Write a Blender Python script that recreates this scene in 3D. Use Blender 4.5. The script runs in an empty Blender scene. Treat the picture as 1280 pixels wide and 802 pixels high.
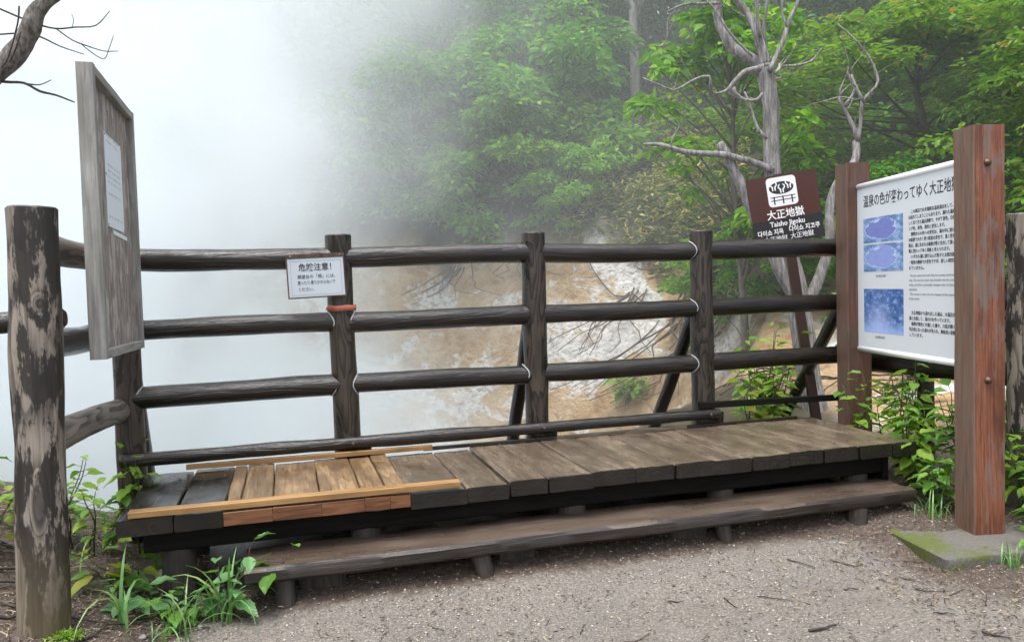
import bpy, math, random
import numpy as np
from mathutils import Matrix, Vector, Quaternion
R = math.radians
scene = bpy.context.scene
COL = scene.collection

# ------------------------------------------------------------------ camera
EYE = 1.47
cam_data = bpy.data.cameras.new('camera')
cam_data.sensor_width = 36.0
cam_data.lens = 28.125
cam_data.clip_start = 0.05
cam_data.clip_end = 500
cam = bpy.data.objects.new('camera', cam_data)
COL.objects.link(cam)
_y, _p, _r = R(15.89), R(2.58), R(1.67)
fw = Vector((math.sin(_y)*math.cos(_p), math.cos(_y)*math.cos(_p), -math.sin(_p)))
rt = Vector((math.cos(_y), -math.sin(_y), 0))
up = rt.cross(fw)
rt2 = rt*math.cos(_r) - up*math.sin(_r)
up2 = rt*math.sin(_r) + up*math.cos(_r)
m3 = Matrix((rt2, up2, -fw)).transposed()
cam.matrix_world = Matrix.Translation((0, 0, EYE)) @ m3.to_4x4()
scene.camera = cam

# ------------------------------------------------------------------ sky, sun, exposure
SUN_EL, SUN_AZ = 76.0, -130.0            # azimuth measured from +Y towards +X
world = bpy.data.worlds.new('World')
scene.world = world
world.use_nodes = True
wn, wl = world.node_tree.nodes, world.node_tree.links
wn.clear()
sky = wn.new('ShaderNodeTexSky')
sky.sky_type = 'NISHITA'
sky.sun_disc = False
sky.sun_elevation = R(SUN_EL)
sky.sun_rotation = R(SUN_AZ)
sky.dust_density = 4.0
sky.air_density = 1.0
hs = wn.new('ShaderNodeHueSaturation')
hs.inputs['Saturation'].default_value = 0.42
bg = wn.new('ShaderNodeBackground')
bg.inputs['Strength'].default_value = 0.15
wo = wn.new('ShaderNodeOutputWorld')
wl.new(sky.outputs[0], hs.inputs['Color'])
wl.new(hs.outputs[0], bg.inputs['Color'])
wl.new(bg.outputs[0], wo.inputs['Surface'])
sd = bpy.data.lights.new('sun', 'SUN')
sd.energy = 1.5
sd.angle = R(40)
sd.color = (1.0, 0.985, 0.97)
sun = bpy.data.objects.new('sun', sd)
COL.objects.link(sun)
_d = Vector((math.sin(R(SUN_AZ))*math.cos(R(SUN_EL)), math.cos(R(SUN_AZ))*math.cos(R(SUN_EL)), math.sin(R(SUN_EL))))
sun.rotation_euler = _d.to_track_quat('Z', 'Y').to_euler()
sun.location = _d*30
vs = scene.view_settings
vs.view_transform = 'Standard'
vs.look = 'None'
vs.exposure = 1.23
vs.gamma = 1.0
vs.use_curve_mapping = False
cy = scene.cycles
cy.use_denoising = True
cy.use_adaptive_sampling = True
cy.adaptive_threshold = 0.012
cy.max_bounces = 24
cy.diffuse_bounces = 3
cy.glossy_bounces = 3
cy.transmission_bounces = 4
cy.volume_bounces = 22
cy.volume_step_rate = 1.0
cy.volume_max_steps = 64
cy.sample_clamp_indirect = 4.0

# ------------------------------------------------------------------ noise helpers
def _hash(ix, iy, iz, seed):
    n = (ix.astype(np.int64)*374761393 + iy.astype(np.int64)*668265263 + iz.astype(np.int64)*2147483647 + seed*1274126177) & 0xffffffff
    n = ((n ^ (n >> 13))*1274126177) & 0xffffffff
    n = ((n ^ (n >> 16))*2246822519) & 0xffffffff
    return ((n ^ (n >> 15)) & 0xffff)/65535.0
def vnoise(x, y, z=None, seed=0):
    x = np.asarray(x, float); y = np.asarray(y, float)
    z = np.zeros_like(x) if z is None else np.asarray(z, float)
    x, y, z = np.broadcast_arrays(x, y, z)
    ix, iy, iz = np.floor(x), np.floor(y), np.floor(z)
    fx, fy, fz = x-ix, y-iy, z-iz
    fx, fy, fz = fx*fx*(3-2*fx), fy*fy*(3-2*fy), fz*fz*(3-2*fz)
    out = 0
    for a in (0, 1):
        for b in (0, 1):
            for c in (0, 1):
                w = (fx if a else 1-fx)*(fy if b else 1-fy)*(fz if c else 1-fz)
                out = out + w*_hash(ix+a, iy+b, iz+c, seed)
    return out*2-1
def fbm(x, y, z=None, seed=0, octs=4, gain=0.5):
    s, a, f = 0, 1.0, 1.0
    x = np.asarray(x, float); y = np.asarray(y, float)
    for i in range(octs):
        s = s + a*vnoise(x*f, y*f, None if z is None else np.asarray(z)*f, seed+i*17)
        a *= gain; f *= 2.03
    return s
def sstep(a, b, x):
    t = np.clip((np.asarray(x, float)-a)/(b-a), 0, 1)
    return t*t*(3-2*t)

# ------------------------------------------------------------------ object helpers
ROOTM = {}
def tag(o, label=None, cat=None, group=None, kind=None):
    if label: o['label'] = label
    if cat: o['category'] = cat
    if group: o['group'] = group
    if kind: o['kind'] = kind
    return o
def empty(name, M, label, cat, group=None):
    if not isinstance(M, Matrix): M = Matrix.Translation(Vector(M))
    o = bpy.data.objects.new(name, None)
    o.empty_display_size = 0.1
    COL.objects.link(o)
    o.matrix_basis = M
    ROOTM[o.name] = M.copy()
    return tag(o, label, cat, group)
def link(name, me, M=None, parent=None):
    """link a mesh; M is its world matrix"""
    o = bpy.data.objects.new(name, me)
    COL.objects.link(o)
    M = Matrix.Identity(4) if M is None else M
    ROOTM[o.name] = M.copy()
    if parent is not None:
        o.parent = parent
        o.matrix_basis = ROOTM[parent.name].inverted() @ M
    else:
        o.matrix_basis = M
    return o
def mesh(name, v, f, mat=None, smooth=True):
    me = bpy.data.meshes.new(name)
    me.from_pydata([tuple(p) for p in v], [], [tuple(q) for q in f])
    if smooth:
        me.polygons.foreach_set('use_smooth', [True]*len(me.polygons))
    if mat: me.materials.append(mat)
    me.update()
    return me
def np_mesh(name, V, F, mat=None, smooth=False):
    """fast mesh from arrays, F an (n,3) or (n,4) array"""
    V = np.asarray(V, np.float32); F = np.asarray(F, np.int32)
    k = F.shape[1]
    me = bpy.data.meshes.new(name)
    me.vertices.add(len(V)); me.vertices.foreach_set('co', V.ravel())
    me.loops.add(F.size); me.loops.foreach_set('vertex_index', F.ravel())
    me.polygons.add(len(F))
    me.polygons.foreach_set('loop_start', np.arange(0, F.size, k, dtype=np.int32))
    try: me.polygons.foreach_set('loop_total', np.full(len(F), k, np.int32))
    except Exception: pass
    me.polygons.foreach_set('use_smooth', np.full(len(F), smooth))
    if mat: me.materials.append(mat)
    me.update(calc_edges=True)
    return me
def auto(me, ang=35):
    try: me.set_sharp_from_angle(angle=R(ang))
    except Exception: pass
    return me
def bar_matrix(p0, p1, hint=(0, 0, 1)):
    """frame at the middle of p0-p1 whose local Z runs along the bar, local Y towards hint"""
    p0, p1 = Vector(p0), Vector(p1)
    z = (p1-p0).normalized()
    h = Vector(hint)
    x = h.cross(z)
    if x.length < 1e-4: x = Vector((1, 0, 0)).cross(z)
    x.normalize(); y = z.cross(x)
    M = Matrix((x, y, z)).transposed().to_4x4()
    M.translation = (p0+p1)/2
    return M
def sweep_bar(name, L, prof, segs, mat, amp=0.004, seed=0, bend=0.0, endround=0.0, taper=1.0, freq=3.0):
    """bar along local Z from -L/2 to L/2 with a closed profile, slightly uneven"""
    prof = np.asarray(prof, float); n = len(prof)
    t = np.linspace(-L/2, L/2, segs+1)
    if endround > 0:
        t = np.concatenate([[-L/2], t, [L/2]]); t[1] += endround; t[-2] -= endround
    V = []
    rng = np.random.RandomState(seed)
    bx, by = rng.uniform(-1, 1, 2)
    ctr = prof.mean(0)
    for i, z in enumerate(t):
        k = 1.0
        if endround > 0 and i in (0, len(t)-1): k = 1-endround/np.abs(prof-ctr).max()
        u = (z+L/2)/L
        k *= 1+(taper-1)*u
        d = prof-ctr
        rr = np.linalg.norm(d, axis=1)
        nz = fbm(d[:, 0]*14+seed*3.1, d[:, 1]*14, np.full(n, z*freq), seed, 3)
        p = ctr + d*(k+amp*nz/np.maximum(rr, 1e-3))[:, None]
        b = bend*math.sin(math.pi*u)
        for q in p: V.append((q[0]+bx*b, q[1]+by*b, z))
    m = len(t); F = []
    for i in range(m-1):
        for j in range(n):
            a, b = i*n+j, i*n+(j+1) % n
            F.append((a, b, b+n, a+n))
    F.append(tuple(range(n-1, -1, -1))); F.append(tuple((m-1)*n+j for j in range(n)))
    return auto(mesh(name, V, F, mat, True), 40)
def rrect(w, h, b):
    w, h = w/2, h/2
    return [(w, -h+b), (w, h-b), (w-b, h), (-w+b, h), (-w, h-b), (-w, -h+b), (-w+b, -h), (w-b, -h)]
def rrect_sub(w, h, b, n=5):
    """rounded rectangle with its long (x) sides subdivided so that they can be uneven"""
    w, h = w/2, h/2
    top = [(x, h) for x in np.linspace(w-b, -w+b, n)]
    bot = [(x, -h) for x in np.linspace(-w+b, w-b, n)]
    return [(w, -h+b), (w, h-b)] + top + [(-w, h-b), (-w, -h+b)] + bot
def circ(r, n=18): return [(r*math.cos(2*math.pi*i/n), r*math.sin(2*math.pi*i/n)) for i in range(n)]
_seed = [100]
def bar(name, p0, p1, w, h, mat, parent, bevel=0.004, amp=0.002, hint=(0, 0, 1), segs=10, sub=0, **kw):
    _seed[0] += 1
    L = (Vector(p1)-Vector(p0)).length
    pr = rrect_sub(w, h, bevel, sub) if sub else rrect(w, h, bevel)
    me = sweep_bar(name, L, pr, segs, mat, amp=amp, seed=_seed[0], **kw)
    return link(name, me, bar_matrix(p0, p1, hint), parent)
def log(name, p0, p1, r, mat, parent, amp=0.004, bend=0.006, sides=20, segs=18, endround=0.006, **kw):
    _seed[0] += 1
    L = (Vector(p1)-Vector(p0)).length
    me = sweep_bar(name, L, circ(r, sides), segs, mat, amp=amp, seed=_seed[0], bend=bend, endround=endround, **kw)
    return link(name, me, bar_matrix(p0, p1), parent)
def tube_arrays(path, sides=8, rough=0.0, seed=0, cap=True, sub=3):
    """swept tube through (x,y,z,r) points, Catmull-Rom smoothed"""
    P = np.asarray(path, float)
    if sub > 1 and len(P) > 2:
        Q = np.vstack([2*P[0]-P[1], P, 2*P[-1]-P[-2]]); out = []
        for i in range(1, len(Q)-2):
            for s in range(sub):
                t = s/sub
                a, b, c, d = Q[i-1], Q[i], Q[i+1], Q[i+2]
                out.append(0.5*((2*b)+(-a+c)*t+(2*a-5*b+4*c-d)*t*t+(-a+3*b-3*c+d)*t**3))
        out.append(P[-1]); P = np.array(out)
    P[:, 3] = np.maximum(P[:, 3], 0.0006)
    T = np.gradient(P[:, :3], axis=0)
    T /= np.maximum(np.linalg.norm(T, axis=1), 1e-9)[:, None]
    n0 = np.cross(T[0], [0.3, 0.9, 0.2]); n0 /= np.linalg.norm(n0)
    V = []; ang = np.arange(sides)*2*math.pi/sides
    for i in range(len(P)):
        n0 = n0-T[i]*np.dot(n0, T[i]); n0 /= max(np.linalg.norm(n0), 1e-9)
        b = np.cross(T[i], n0)
        rad = np.full(sides, P[i, 3])
        if rough: rad = rad*(1+rough*fbm(np.cos(ang)*1.3+seed, np.sin(ang)*1.3, np.full(sides, i*0.35), seed, 3))
        V.append(P[i, :3]+rad[:, None]*(np.cos(ang)[:, None]*n0+np.sin(ang)[:, None]*b))
    V = np.concatenate(V); m = len(P); F = []
    for i in range(m-1):
        for j in range(sides):
            a, c = i*sides+j, i*sides+(j+1) % sides
            F.append((a, c, c+sides, a+sides))
    V = np.vstack([V, P[0, :3], P[-1, :3]])
    if cap:
        for j in range(sides):
            F.append((len(V)-2, (j+1) % sides, j, j)); F.append((len(V)-1, (m-1)*sides+j, (m-1)*sides+(j+1) % sides, (m-1)*sides+(j+1) % sides))
    return V, F
def tubes_mesh(name, paths, mat, sides=8, rough=0.0, seed=0, origin=(0, 0, 0), sub=3):
    VV, FF, o = [], [], 0
    for k, p in enumerate(paths):
        V, F = tube_arrays(p, sides, rough, seed+k, True, sub)
        VV.append(V); FF += [tuple(dict.fromkeys(i+o for i in f)) for f in F]; o += len(V)
    V = np.concatenate(VV)-np.asarray(origin)
    return mesh(name, V, FF, mat, True)
def box_mesh(name, w, d, h, mat, bevel=0.003):
    """bevelled box centred on its origin (x w, y d, z h)"""
    b = min(bevel, w*.45, d*.45, h*.45)
    V, idx = [], {}
    for sx in (-1, 1):
        for sy in (-1, 1):
            for sz in (-1, 1):
                for ax in range(3):
                    p = [sx*(w/2-b), sy*(d/2-b), sz*(h/2-b)]
                    p[ax] += (sx, sy, sz)[ax]*b
                    idx[(sx, sy, sz, ax)] = len(V); V.append(p)
    F = []
    for ax in range(3):
        o = [a for a in range(3) if a != ax]
        for s in (-1, 1):
            q = []
            for (u, w_) in ((-1, -1), (1, -1), (1, 1), (-1, 1)):
                k = [0, 0, 0]; k[ax] = s; k[o[0]] = u; k[o[1]] = w_
                q.append(idx[(k[0], k[1], k[2], ax)])
            F.append(q)
    for ax in range(3):
        o = [a for a in range(3) if a != ax]
        for u in (-1, 1):
            for w_ in (-1, 1):
                q = []
                for s in (-1, 1):
                    k = [0, 0, 0]; k[ax] = s; k[o[0]] = u; k[o[1]] = w_
                    q.append(k)
                F.append([idx[(*q[0], o[0])], idx[(*q[1], o[0])], idx[(*q[1], o[1])], idx[(*q[0], o[1])]])
    for sx in (-1, 1):
        for sy in (-1, 1):
            for sz in (-1, 1):
                F.append([idx[(sx, sy, sz, a)] for a in range(3)])
    me = mesh(name, V, F, mat, False)
    import bmesh
    bm = bmesh.new(); bm.from_mesh(me); bmesh.ops.recalc_face_normals(bm, faces=bm.faces); bm.to_mesh(me); bm.free()
    return me

# ------------------------------------------------------------------ materials
class NT:
    def __init__(s, name):
        s.m = bpy.data.materials.new(name); s.m.use_nodes = True
        s.t = s.m.node_tree; s.t.nodes.clear()
        s.out = s.t.nodes.new('ShaderNodeOutputMaterial')
    def n(s, typ, **kw):
        o = s.t.nodes.new('ShaderNode'+typ)
        for k, v in kw.items():
            if hasattr(o, k) and k not in ('Scale',): setattr(o, k, v)
            else: s.set(o.inputs[k], v)
        return o
    def set(s, sock, v):
        if hasattr(v, 'is_linked') or isinstance(v, bpy.types.NodeSocket): s.t.links.new(v, sock)
        else: sock.default_value = v
    def math(s, op, a, b=0.0, c=None, clamp=False):
        o = s.t.nodes.new('ShaderNodeMath'); o.operation = op; o.use_clamp = clamp
        s.set(o.inputs[0], a); s.set(o.inputs[1], b)
        if c is not None: s.set(o.inputs[2], c)
        return o.outputs[0]
    def vmath(s, op, a, b=(0, 0, 0)):
        o = s.t.nodes.new('ShaderNodeVectorMath'); o.operation = op
        s.set(o.inputs[0], a); s.set(o.inputs[1], b)
        return o.outputs[0]
    def obj(s): return s.t.nodes.new('ShaderNodeTexCoord').outputs['Object']
    def rnd(s): return s.t.nodes.new('ShaderNodeObjectInfo').outputs['Random']
    def island(s): return s.t.nodes.new('ShaderNodeNewGeometry').outputs['Random Per Island']
    def noise(s, vec, scale=1.0, detail=3.0, rough=0.5, dist=0.0):
        o = s.t.nodes.new('ShaderNodeTexNoise')
        s.set(o.inputs['Vector'], vec)
        for k, v in (('Scale', scale), ('Detail', detail), ('Roughness', rough), ('Distortion', dist)): s.set(o.inputs[k], v)
        return o.outputs['Fac']
    def ramp(s, fac, stops, interp='LINEAR'):
        o = s.t.nodes.new('ShaderNodeValToRGB'); cr = o.color_ramp; cr.interpolation = interp
        while len(cr.elements) < len(stops): cr.elements.new(0.5)
        for e, (p, c) in zip(cr.elements, stops):
            e.position = p
            c = (c, c, c) if not hasattr(c, '__len__') else c
            e.color = (*c, 1)
        s.set(o.inputs[0], fac)
        return o.outputs[0]
    def mix(s, fac, a, b, typ='MIX'):
        o = s.t.nodes.new('ShaderNodeMix'); o.data_type = 'RGBA'; o.blend_type = typ
        s.set(o.inputs[0], fac)
        for sock, v in ((o.inputs[6], a), (o.inputs[7], b)):
            s.set(sock, (*v, 1) if isinstance(v, tuple) and len(v) == 3 else v)
        return o.outputs[2]
    def bsdf(s, col, rough=0.6, bump=None, bstr=0.3, bdist=0.01, spec=0.5, metal=0.0, coat=0.0):
        p = s.t.nodes.new('ShaderNodeBsdfPrincipled')
        s.set(p.inputs['Base Color'], (*col, 1) if isinstance(col, tuple) and len(col) == 3 else col)
        s.set(p.inputs['Roughness'], rough)
        s.set(p.inputs['Specular IOR Level'], spec)
        s.set(p.inputs['Metallic'], metal)
        s.set(p.inputs['Coat Weight'], coat)
        if bump is not None:
            b = s.t.nodes.new('ShaderNodeBump')
            b.inputs['Strength'].default_value = bstr; b.inputs['Distance'].default_value = bdist
            s.set(b.inputs['Height'], bump)
            s.t.links.new(b.outputs[0], p.inputs['Normal'])
        s.t.links.new(p.outputs[0], s.out.inputs['Surface'])
        return p
def lin(r, g, b):
    f = lambda c: (c/255/12.92) if c/255 <= 0.04045 else ((c/255+0.055)/1.055)**2.4
    return (f(r), f(g), f(b))

def wood(name, dark, light, freq=5.0, figure=0.6, rough=(0.3, 0.6), scl=(7, 7, 1.3), stain=None, stain_amt=0.6, fiber=0.5, bstr=0.5, low=None, ends=None, face=None, spec=0.5, blot=(0.42, 0.58), knots=()):
    """timber with grain along the object's local Z: growth ring figure, fibre, stain"""
    t = NT(name)
    r = t.rnd()
    off = t.n('CombineXYZ', X=t.math('MULTIPLY', r, 31.7), Y=t.math('MULTIPLY', r, 17.3), Z=t.math('MULTIPLY', r, 53.1)).outputs[0]
    ob = t.obj()
    v = t.vmath('ADD', ob, off)
    n1 = t.noise(t.vmath('MULTIPLY', v, scl), 1.0, 2.2, 0.42)
    kd = None
    for (kx, ky, kz, kr, ks) in knots:      # growth rings bend round each knot
        q = t.vmath('MULTIPLY', t.vmath('SUBTRACT', ob, (kx, ky, kz)), (1, 1, ks))
        ln_ = t.t.nodes.new('ShaderNodeVectorMath'); ln_.operation = 'LENGTH'; t.set(ln_.inputs[0], q)
        e = t.math('POWER', 2.718, t.math('MULTIPLY', t.math('POWER', t.math('DIVIDE', ln_.outputs['Value'], kr), 2.0), -1.0))
        n1 = t.math('ADD', n1, t.math('MULTIPLY', e, 0.4))
        kd = e if kd is None else t.math('MAXIMUM', kd, e)
    saw = t.math('FRACT', t.math('MULTIPLY', n1, freq*2.2))
    wv = t.ramp(saw, [(0.0, 0.95), (0.45, 0.75), (0.82, 0.12), (0.93, 0.0), (1.0, 0.9)])
    fb = t.noise(t.vmath('MULTIPLY', v, (90, 90, 3.5)), 1.0, 5.0, 0.68)
    pt = t.noise(t.vmath('MULTIPLY', v, (6, 6, 2.4)), 1.0, 4.0, 0.6)
    f = t.math('ADD', t.math('MULTIPLY', wv, figure), t.math('MULTIPLY', t.math('MULTIPLY_ADD', fb, 2.4, -0.75), fiber))
    f = t.math('MULTIPLY', f, t.ramp(pt, [(0.3, 0.25), (0.5, 0.85), (0.7, 1.15)]), clamp=True)
    c = t.ramp(f, [(0.05, dark), (0.8, light)])
    if stain is not None:
        sf = t.ramp(t.noise(t.vmath('MULTIPLY', v, (9, 9, 2.6)), 1.0, 6.0, 0.68), [(blot[0], 0.0), (blot[1], 1.0)])
        c = t.mix(t.math('MULTIPLY', sf, stain_amt), c, t.mix(fb, tuple(q*0.7 for q in stain), tuple(q*1.25 for q in stain)))
    if kd is not None: c = t.mix(t.ramp(kd, [(0.55, 0.0), (0.8, 0.8)]), c, (0.02, 0.015, 0.012))
    if face is not None:      # (object space direction, colour, amount): the side facing that way, weather-bleached on posts, darker on the step
        nrm = t.t.nodes.new('ShaderNodeTexCoord').outputs['Normal']
        dp = t.t.nodes.new('ShaderNodeVectorMath'); dp.operation = 'DOT_PRODUCT'
        t.set(dp.inputs[0], nrm); t.set(dp.inputs[1], face[0])
        ff = t.math('GREATER_THAN', dp.outputs['Value'], 0.6)
        c = t.mix(t.math('MULTIPLY', ff, t.math('MULTIPLY', t.ramp(pt, [(0.25, 0.45), (0.6, 1.0)]), face[2])), c, t.mix(fb, tuple(q*0.45 for q in face[1]), tuple(q*1.5 for q in face[1])))
    sep = t.n('SeparateXYZ', Vector=ob).outputs[2]
    if low is not None:       # (z from, z to, colour): algae and grime close to the soil
        mr = t.n('MapRange', **{'Value': t.math('ADD', sep, t.math('MULTIPLY', pt, 0.35)), 'From Min': low[0], 'From Max': low[1], 'To Min': 1.0, 'To Max': 0.0}).outputs[0]
        c = t.mix(t.math('MULTIPLY', mr, 0.8), c, t.mix(fb, tuple(q*0.5 for q in low[2]), tuple(q*1.3 for q in low[2])))
    if ends is not None:      # wet end grain, its shade painted in as near black
        ef = t.math('GREATER_THAN', t.math('ADD', t.math('ABSOLUTE', sep), t.math('MULTIPLY_ADD', fb, 0.012, -0.006)), ends[0])
        c = t.mix(t.math('MULTIPLY', ef, 0.93), c, ends[1])
    rg = t.n('MapRange', **{'Value': pt, 'From Min': 0.35, 'From Max': 0.65, 'To Min': rough[0], 'To Max': rough[1]}).outputs[0]
    h = t.math('ADD', t.math('MULTIPLY', wv, 0.3), fb)
    t.bsdf(c, rg, h, bstr, 0.006, spec)
    return t.m

M = {}
M['log'] = wood('wet dark log', (0.0009, 0.0008, 0.0007), (0.019, 0.0115, 0.0072), 4, 0.6, (0.1, 0.22), (8, 8, 0.9), bstr=0.8, fiber=0.45, spec=0.6)
M['log_post'] = wood('wet dark post', (0.001, 0.0008, 0.0007), (0.052, 0.04, 0.03), 4.5, 0.95, (0.22, 0.45), (9, 9, 1.9), bstr=0.55, fiber=0.3)
M['log_pale'] = wood('weathered grey post', (0.04, 0.03, 0.022), (0.26, 0.222, 0.183), 3.2, 0.6, (0.45, 0.75), (5, 5, 1.0), stain=(0.009, 0.0065, 0.005), stain_amt=0.93, low=(-0.75, -0.15, (0.16, 0.125, 0.065)), fiber=0.55, blot=(0.49, 0.53), knots=((-0.088, 0.005, 0.56, 0.034, 0.85), (-0.085, 0.035, -0.25, 0.045, 0.3)))
M['log_side'] = wood('weathered grey rail', (0.018, 0.014, 0.012), (0.19, 0.162, 0.138), 4, 0.65, (0.45, 0.75), (8, 8, 1.4), fiber=0.5)
M['plank'] = wood('worn deck plank', (0.07, 0.052, 0.037), (0.235, 0.182, 0.13), 3, 0.2, (0.1, 0.34), (9, 9, 1.2), stain=(0.05, 0.036, 0.025), stain_amt=0.5, fiber=0.75, bstr=0.5, ends=(0.458, (0.0045, 0.0036, 0.003)))
M['plank_wet'] = wood('black wet plank', (0.003, 0.0025, 0.002), (0.022, 0.017, 0.013), 3, 0.3, (0.06, 0.3), (9, 9, 1.2), fiber=0.6, bstr=0.2)
M['plank_new'] = wood('new cedar plank', (0.12, 0.075, 0.037), (0.35, 0.23, 0.122), 3.5, 0.35, (0.3, 0.55), (8, 8, 0.8), fiber=0.5, bstr=0.3, stain=(0.06, 0.034, 0.018), stain_amt=0.55)
M['plank_red'] = wood('red cedar offcut', (0.07, 0.024, 0.009), (0.22, 0.088, 0.034), 3.5, 0.4, (0.4, 0.6), fiber=0.6, bstr=0.25)
M['batten'] = wood('yellow batten', (0.18, 0.09, 0.028), (0.40, 0.235, 0.088), 3, 0.3, (0.35, 0.6), fiber=0.6, bstr=0.25)
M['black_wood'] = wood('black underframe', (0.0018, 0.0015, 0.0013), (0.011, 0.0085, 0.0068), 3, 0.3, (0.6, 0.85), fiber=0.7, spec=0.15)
M['tread'] = wood('worn step board', (0.045, 0.032, 0.023), (0.15, 0.112, 0.084), 3, 0.18, (0.2, 0.45), (9, 9, 0.9), stain=(0.075, 0.056, 0.043), stain_amt=0.6, fiber=0.75, bstr=0.7, face=((-1, 0, 0), (0.012, 0.0095, 0.008), 0.95))
M['stub'] = wood('muddy stub post', (0.014, 0.011, 0.009), (0.065, 0.052, 0.042), 4, 0.4, (0.6, 0.85))
M['red_post'] = wood('red brown timber', (0.06, 0.018, 0.009), (0.30, 0.105, 0.05), 3, 0.15, (0.4, 0.7), (7, 7, 0.7), stain=(0.15, 0.128, 0.11), stain_amt=0.7, fiber=0.8, bstr=0.8, face=((0, -1, 0), (0.15, 0.105, 0.078), 0.85), blot=(0.5, 0.58))
M['red_post_dark'] = wood('brown timber', (0.045, 0.016, 0.0085), (0.2, 0.078, 0.042), 3, 0.15, (0.4, 0.7), (7, 7, 0.7), stain=(0.085, 0.062, 0.05), stain_amt=0.5, fiber=0.8, bstr=0.8, face=((0, -1, 0), (0.12, 0.078, 0.055), 0.7))
M['grey_frame'] = wood('grey weathered frame', (0.14, 0.137, 0.125), (0.38, 0.375, 0.35), 3, 0.25, (0.6, 0.85), fiber=0.7, stain=(0.18, 0.175, 0.145), stain_amt=0.4)
M['thin_frame'] = wood('brown thin frame', (0.03, 0.018, 0.012), (0.13, 0.085, 0.058), 3, 0.3, (0.5, 0.7))

def plain(name, col, rough=0.5, metal=0.0, nz=0.0, nscale=20, bstr=0.1, spec=0.5):
    t = NT(name)
    if nz:
        f = t.noise(t.obj(), nscale, 4, 0.6)
        c = t.mix(f, tuple(c*(1-nz) for c in col), tuple(min(1, c*(1+nz)) for c in col))
        t.bsdf(c, rough, f, bstr, 0.003, spec, metal)
    else: t.bsdf(col, rough, None, spec=spec, metal=metal)
    return t.m
M['white_panel'] = plain('white sign enamel', (0.62, 0.66, 0.69), 0.32, nz=0.03, nscale=3)
M['white_tube'] = plain('white painted tube', (0.76, 0.78, 0.8), 0.25)
M['warn_panel'] = plain('pale sign panel', (0.5, 0.56, 0.6), 0.45, nz=0.04, nscale=9)
M['ink'] = plain('black print', (0.02, 0.02, 0.028), 0.5)
M['ink_grey'] = plain('grey print', (0.25, 0.26, 0.28), 0.5)
M['white_print'] = plain('white print', (0.8, 0.8, 0.8), 0.45)
M['brown_sign'] = plain('brown sign enamel', (0.058, 0.015, 0.0095), 0.5, nz=0.12, nscale=5)
M['black_sign'] = plain('black sign band', (0.014, 0.012, 0.014), 0.5)
M['sign_post'] = plain('brown painted steel', (0.04, 0.019, 0.014), 0.5, nz=0.25, nscale=14)
M['orange_tape'] = plain('orange tape', (0.42, 0.13, 0.08), 0.6, nz=0.15, nscale=30)
M['seal'] = plain('white sealant', (0.4, 0.42, 0.43), 0.5, nz=0.4, nscale=60)
M['bolt'] = plain('rusty bolt steel', (0.11, 0.07, 0.05), 0.5, 0.7, nz=0.3, nscale=60)
M['steel'] = plain('galvanised nail', (0.35, 0.35, 0.34), 0.4, 0.9)
M['paper'] = plain('sun bleached paper', (0.66, 0.72, 0.77), 0.5)

def _concrete():
    t = NT('mossy concrete')
    n = t.noise(t.obj(), 7, 5, 0.6); n2 = t.noise(t.obj(), 60, 4, 0.6)
    c = t.mix(n2, (0.055, 0.05, 0.044), (0.16, 0.15, 0.135))
    x = t.n('SeparateXYZ', Vector=t.obj()).outputs[0]
    mf = t.ramp(t.math('ADD', n, t.math('MULTIPLY', x, -0.55)), [(0.58, 0.0), (0.7, 1.0)])
    c = t.mix(mf, c, t.mix(n2, (0.035, 0.05, 0.008), (0.12, 0.14, 0.03)))
    t.bsdf(c, 0.85, t.math('ADD', n2, t.math('MULTIPLY', mf, 0.5)), 0.6, 0.01)
    return t.m
M['concrete'] = _concrete()

def _boardback():
    t = NT('weathered plywood')
    o = t.obj()
    n = t.noise(t.vmath('MULTIPLY', o, (7, 7, 3.4)), 1, 6, 0.68); n2 = t.noise(t.vmath('MULTIPLY', o, (70, 70, 9)), 1, 5, 0.68)
    c = t.ramp(n2, [(0.3, (0.1, 0.078, 0.068)), (0.5, (0.23, 0.19, 0.172)), (0.72, (0.46, 0.42, 0.395))])
    pf = t.ramp(n, [(0.52, 0.0), (0.56, 1.0)])
    c = t.mix(t.math('MULTIPLY', pf, 0.6), c, t.mix(n2, (0.3, 0.28, 0.27), (0.62, 0.6, 0.58)))
    t.bsdf(c, 0.75, n2, 0.6, 0.006)
    return t.m
M['plywood'] = _boardback()

def _bark_dead():
    t = NT('bleached dead wood')
    o = t.obj()
    n = t.noise(t.vmath('MULTIPLY', o, (45, 45, 5)), 1, 6, 0.7); n2 = t.noise(o, 3.4, 5, 0.65)
    c = t.ramp(n, [(0.32, (0.05, 0.044, 0.04)), (0.5, (0.2, 0.188, 0.182)), (0.7, (0.42, 0.4, 0.395))])
    c = t.mix(t.ramp(n2, [(0.5, 0.0), (0.68, 0.7)]), c, (0.17, 0.135, 0.115))
    t.bsdf(c, 0.75, n, 0.6, 0.012)
    return t.m
M['dead'] = _bark_dead()
def _bark(name, a, b, sc=(14, 14, 4)):
    t = NT(name); o = t.obj()
    n = t.noise(t.vmath('MULTIPLY', o, sc), 1, 5, 0.65)
    t.bsdf(t.ramp(n, [(0.3, a), (0.7, b)]), 0.85, n, 0.8, 0.02)
    return t.m
M['bark'] = _bark('grey brown bark', (0.04, 0.034, 0.028), (0.16, 0.145, 0.125))
M['bark_near'] = _bark('flaky grey bark', (0.03, 0.025, 0.021), (0.26, 0.235, 0.205), (55, 55, 22))
M['bark_pale'] = _bark('pale smooth bark', (0.16, 0.15, 0.135), (0.4, 0.385, 0.36))
M['twig'] = _bark('twig bark', (0.012, 0.01, 0.009), (0.06, 0.048, 0.04), (40, 40, 40))
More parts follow.
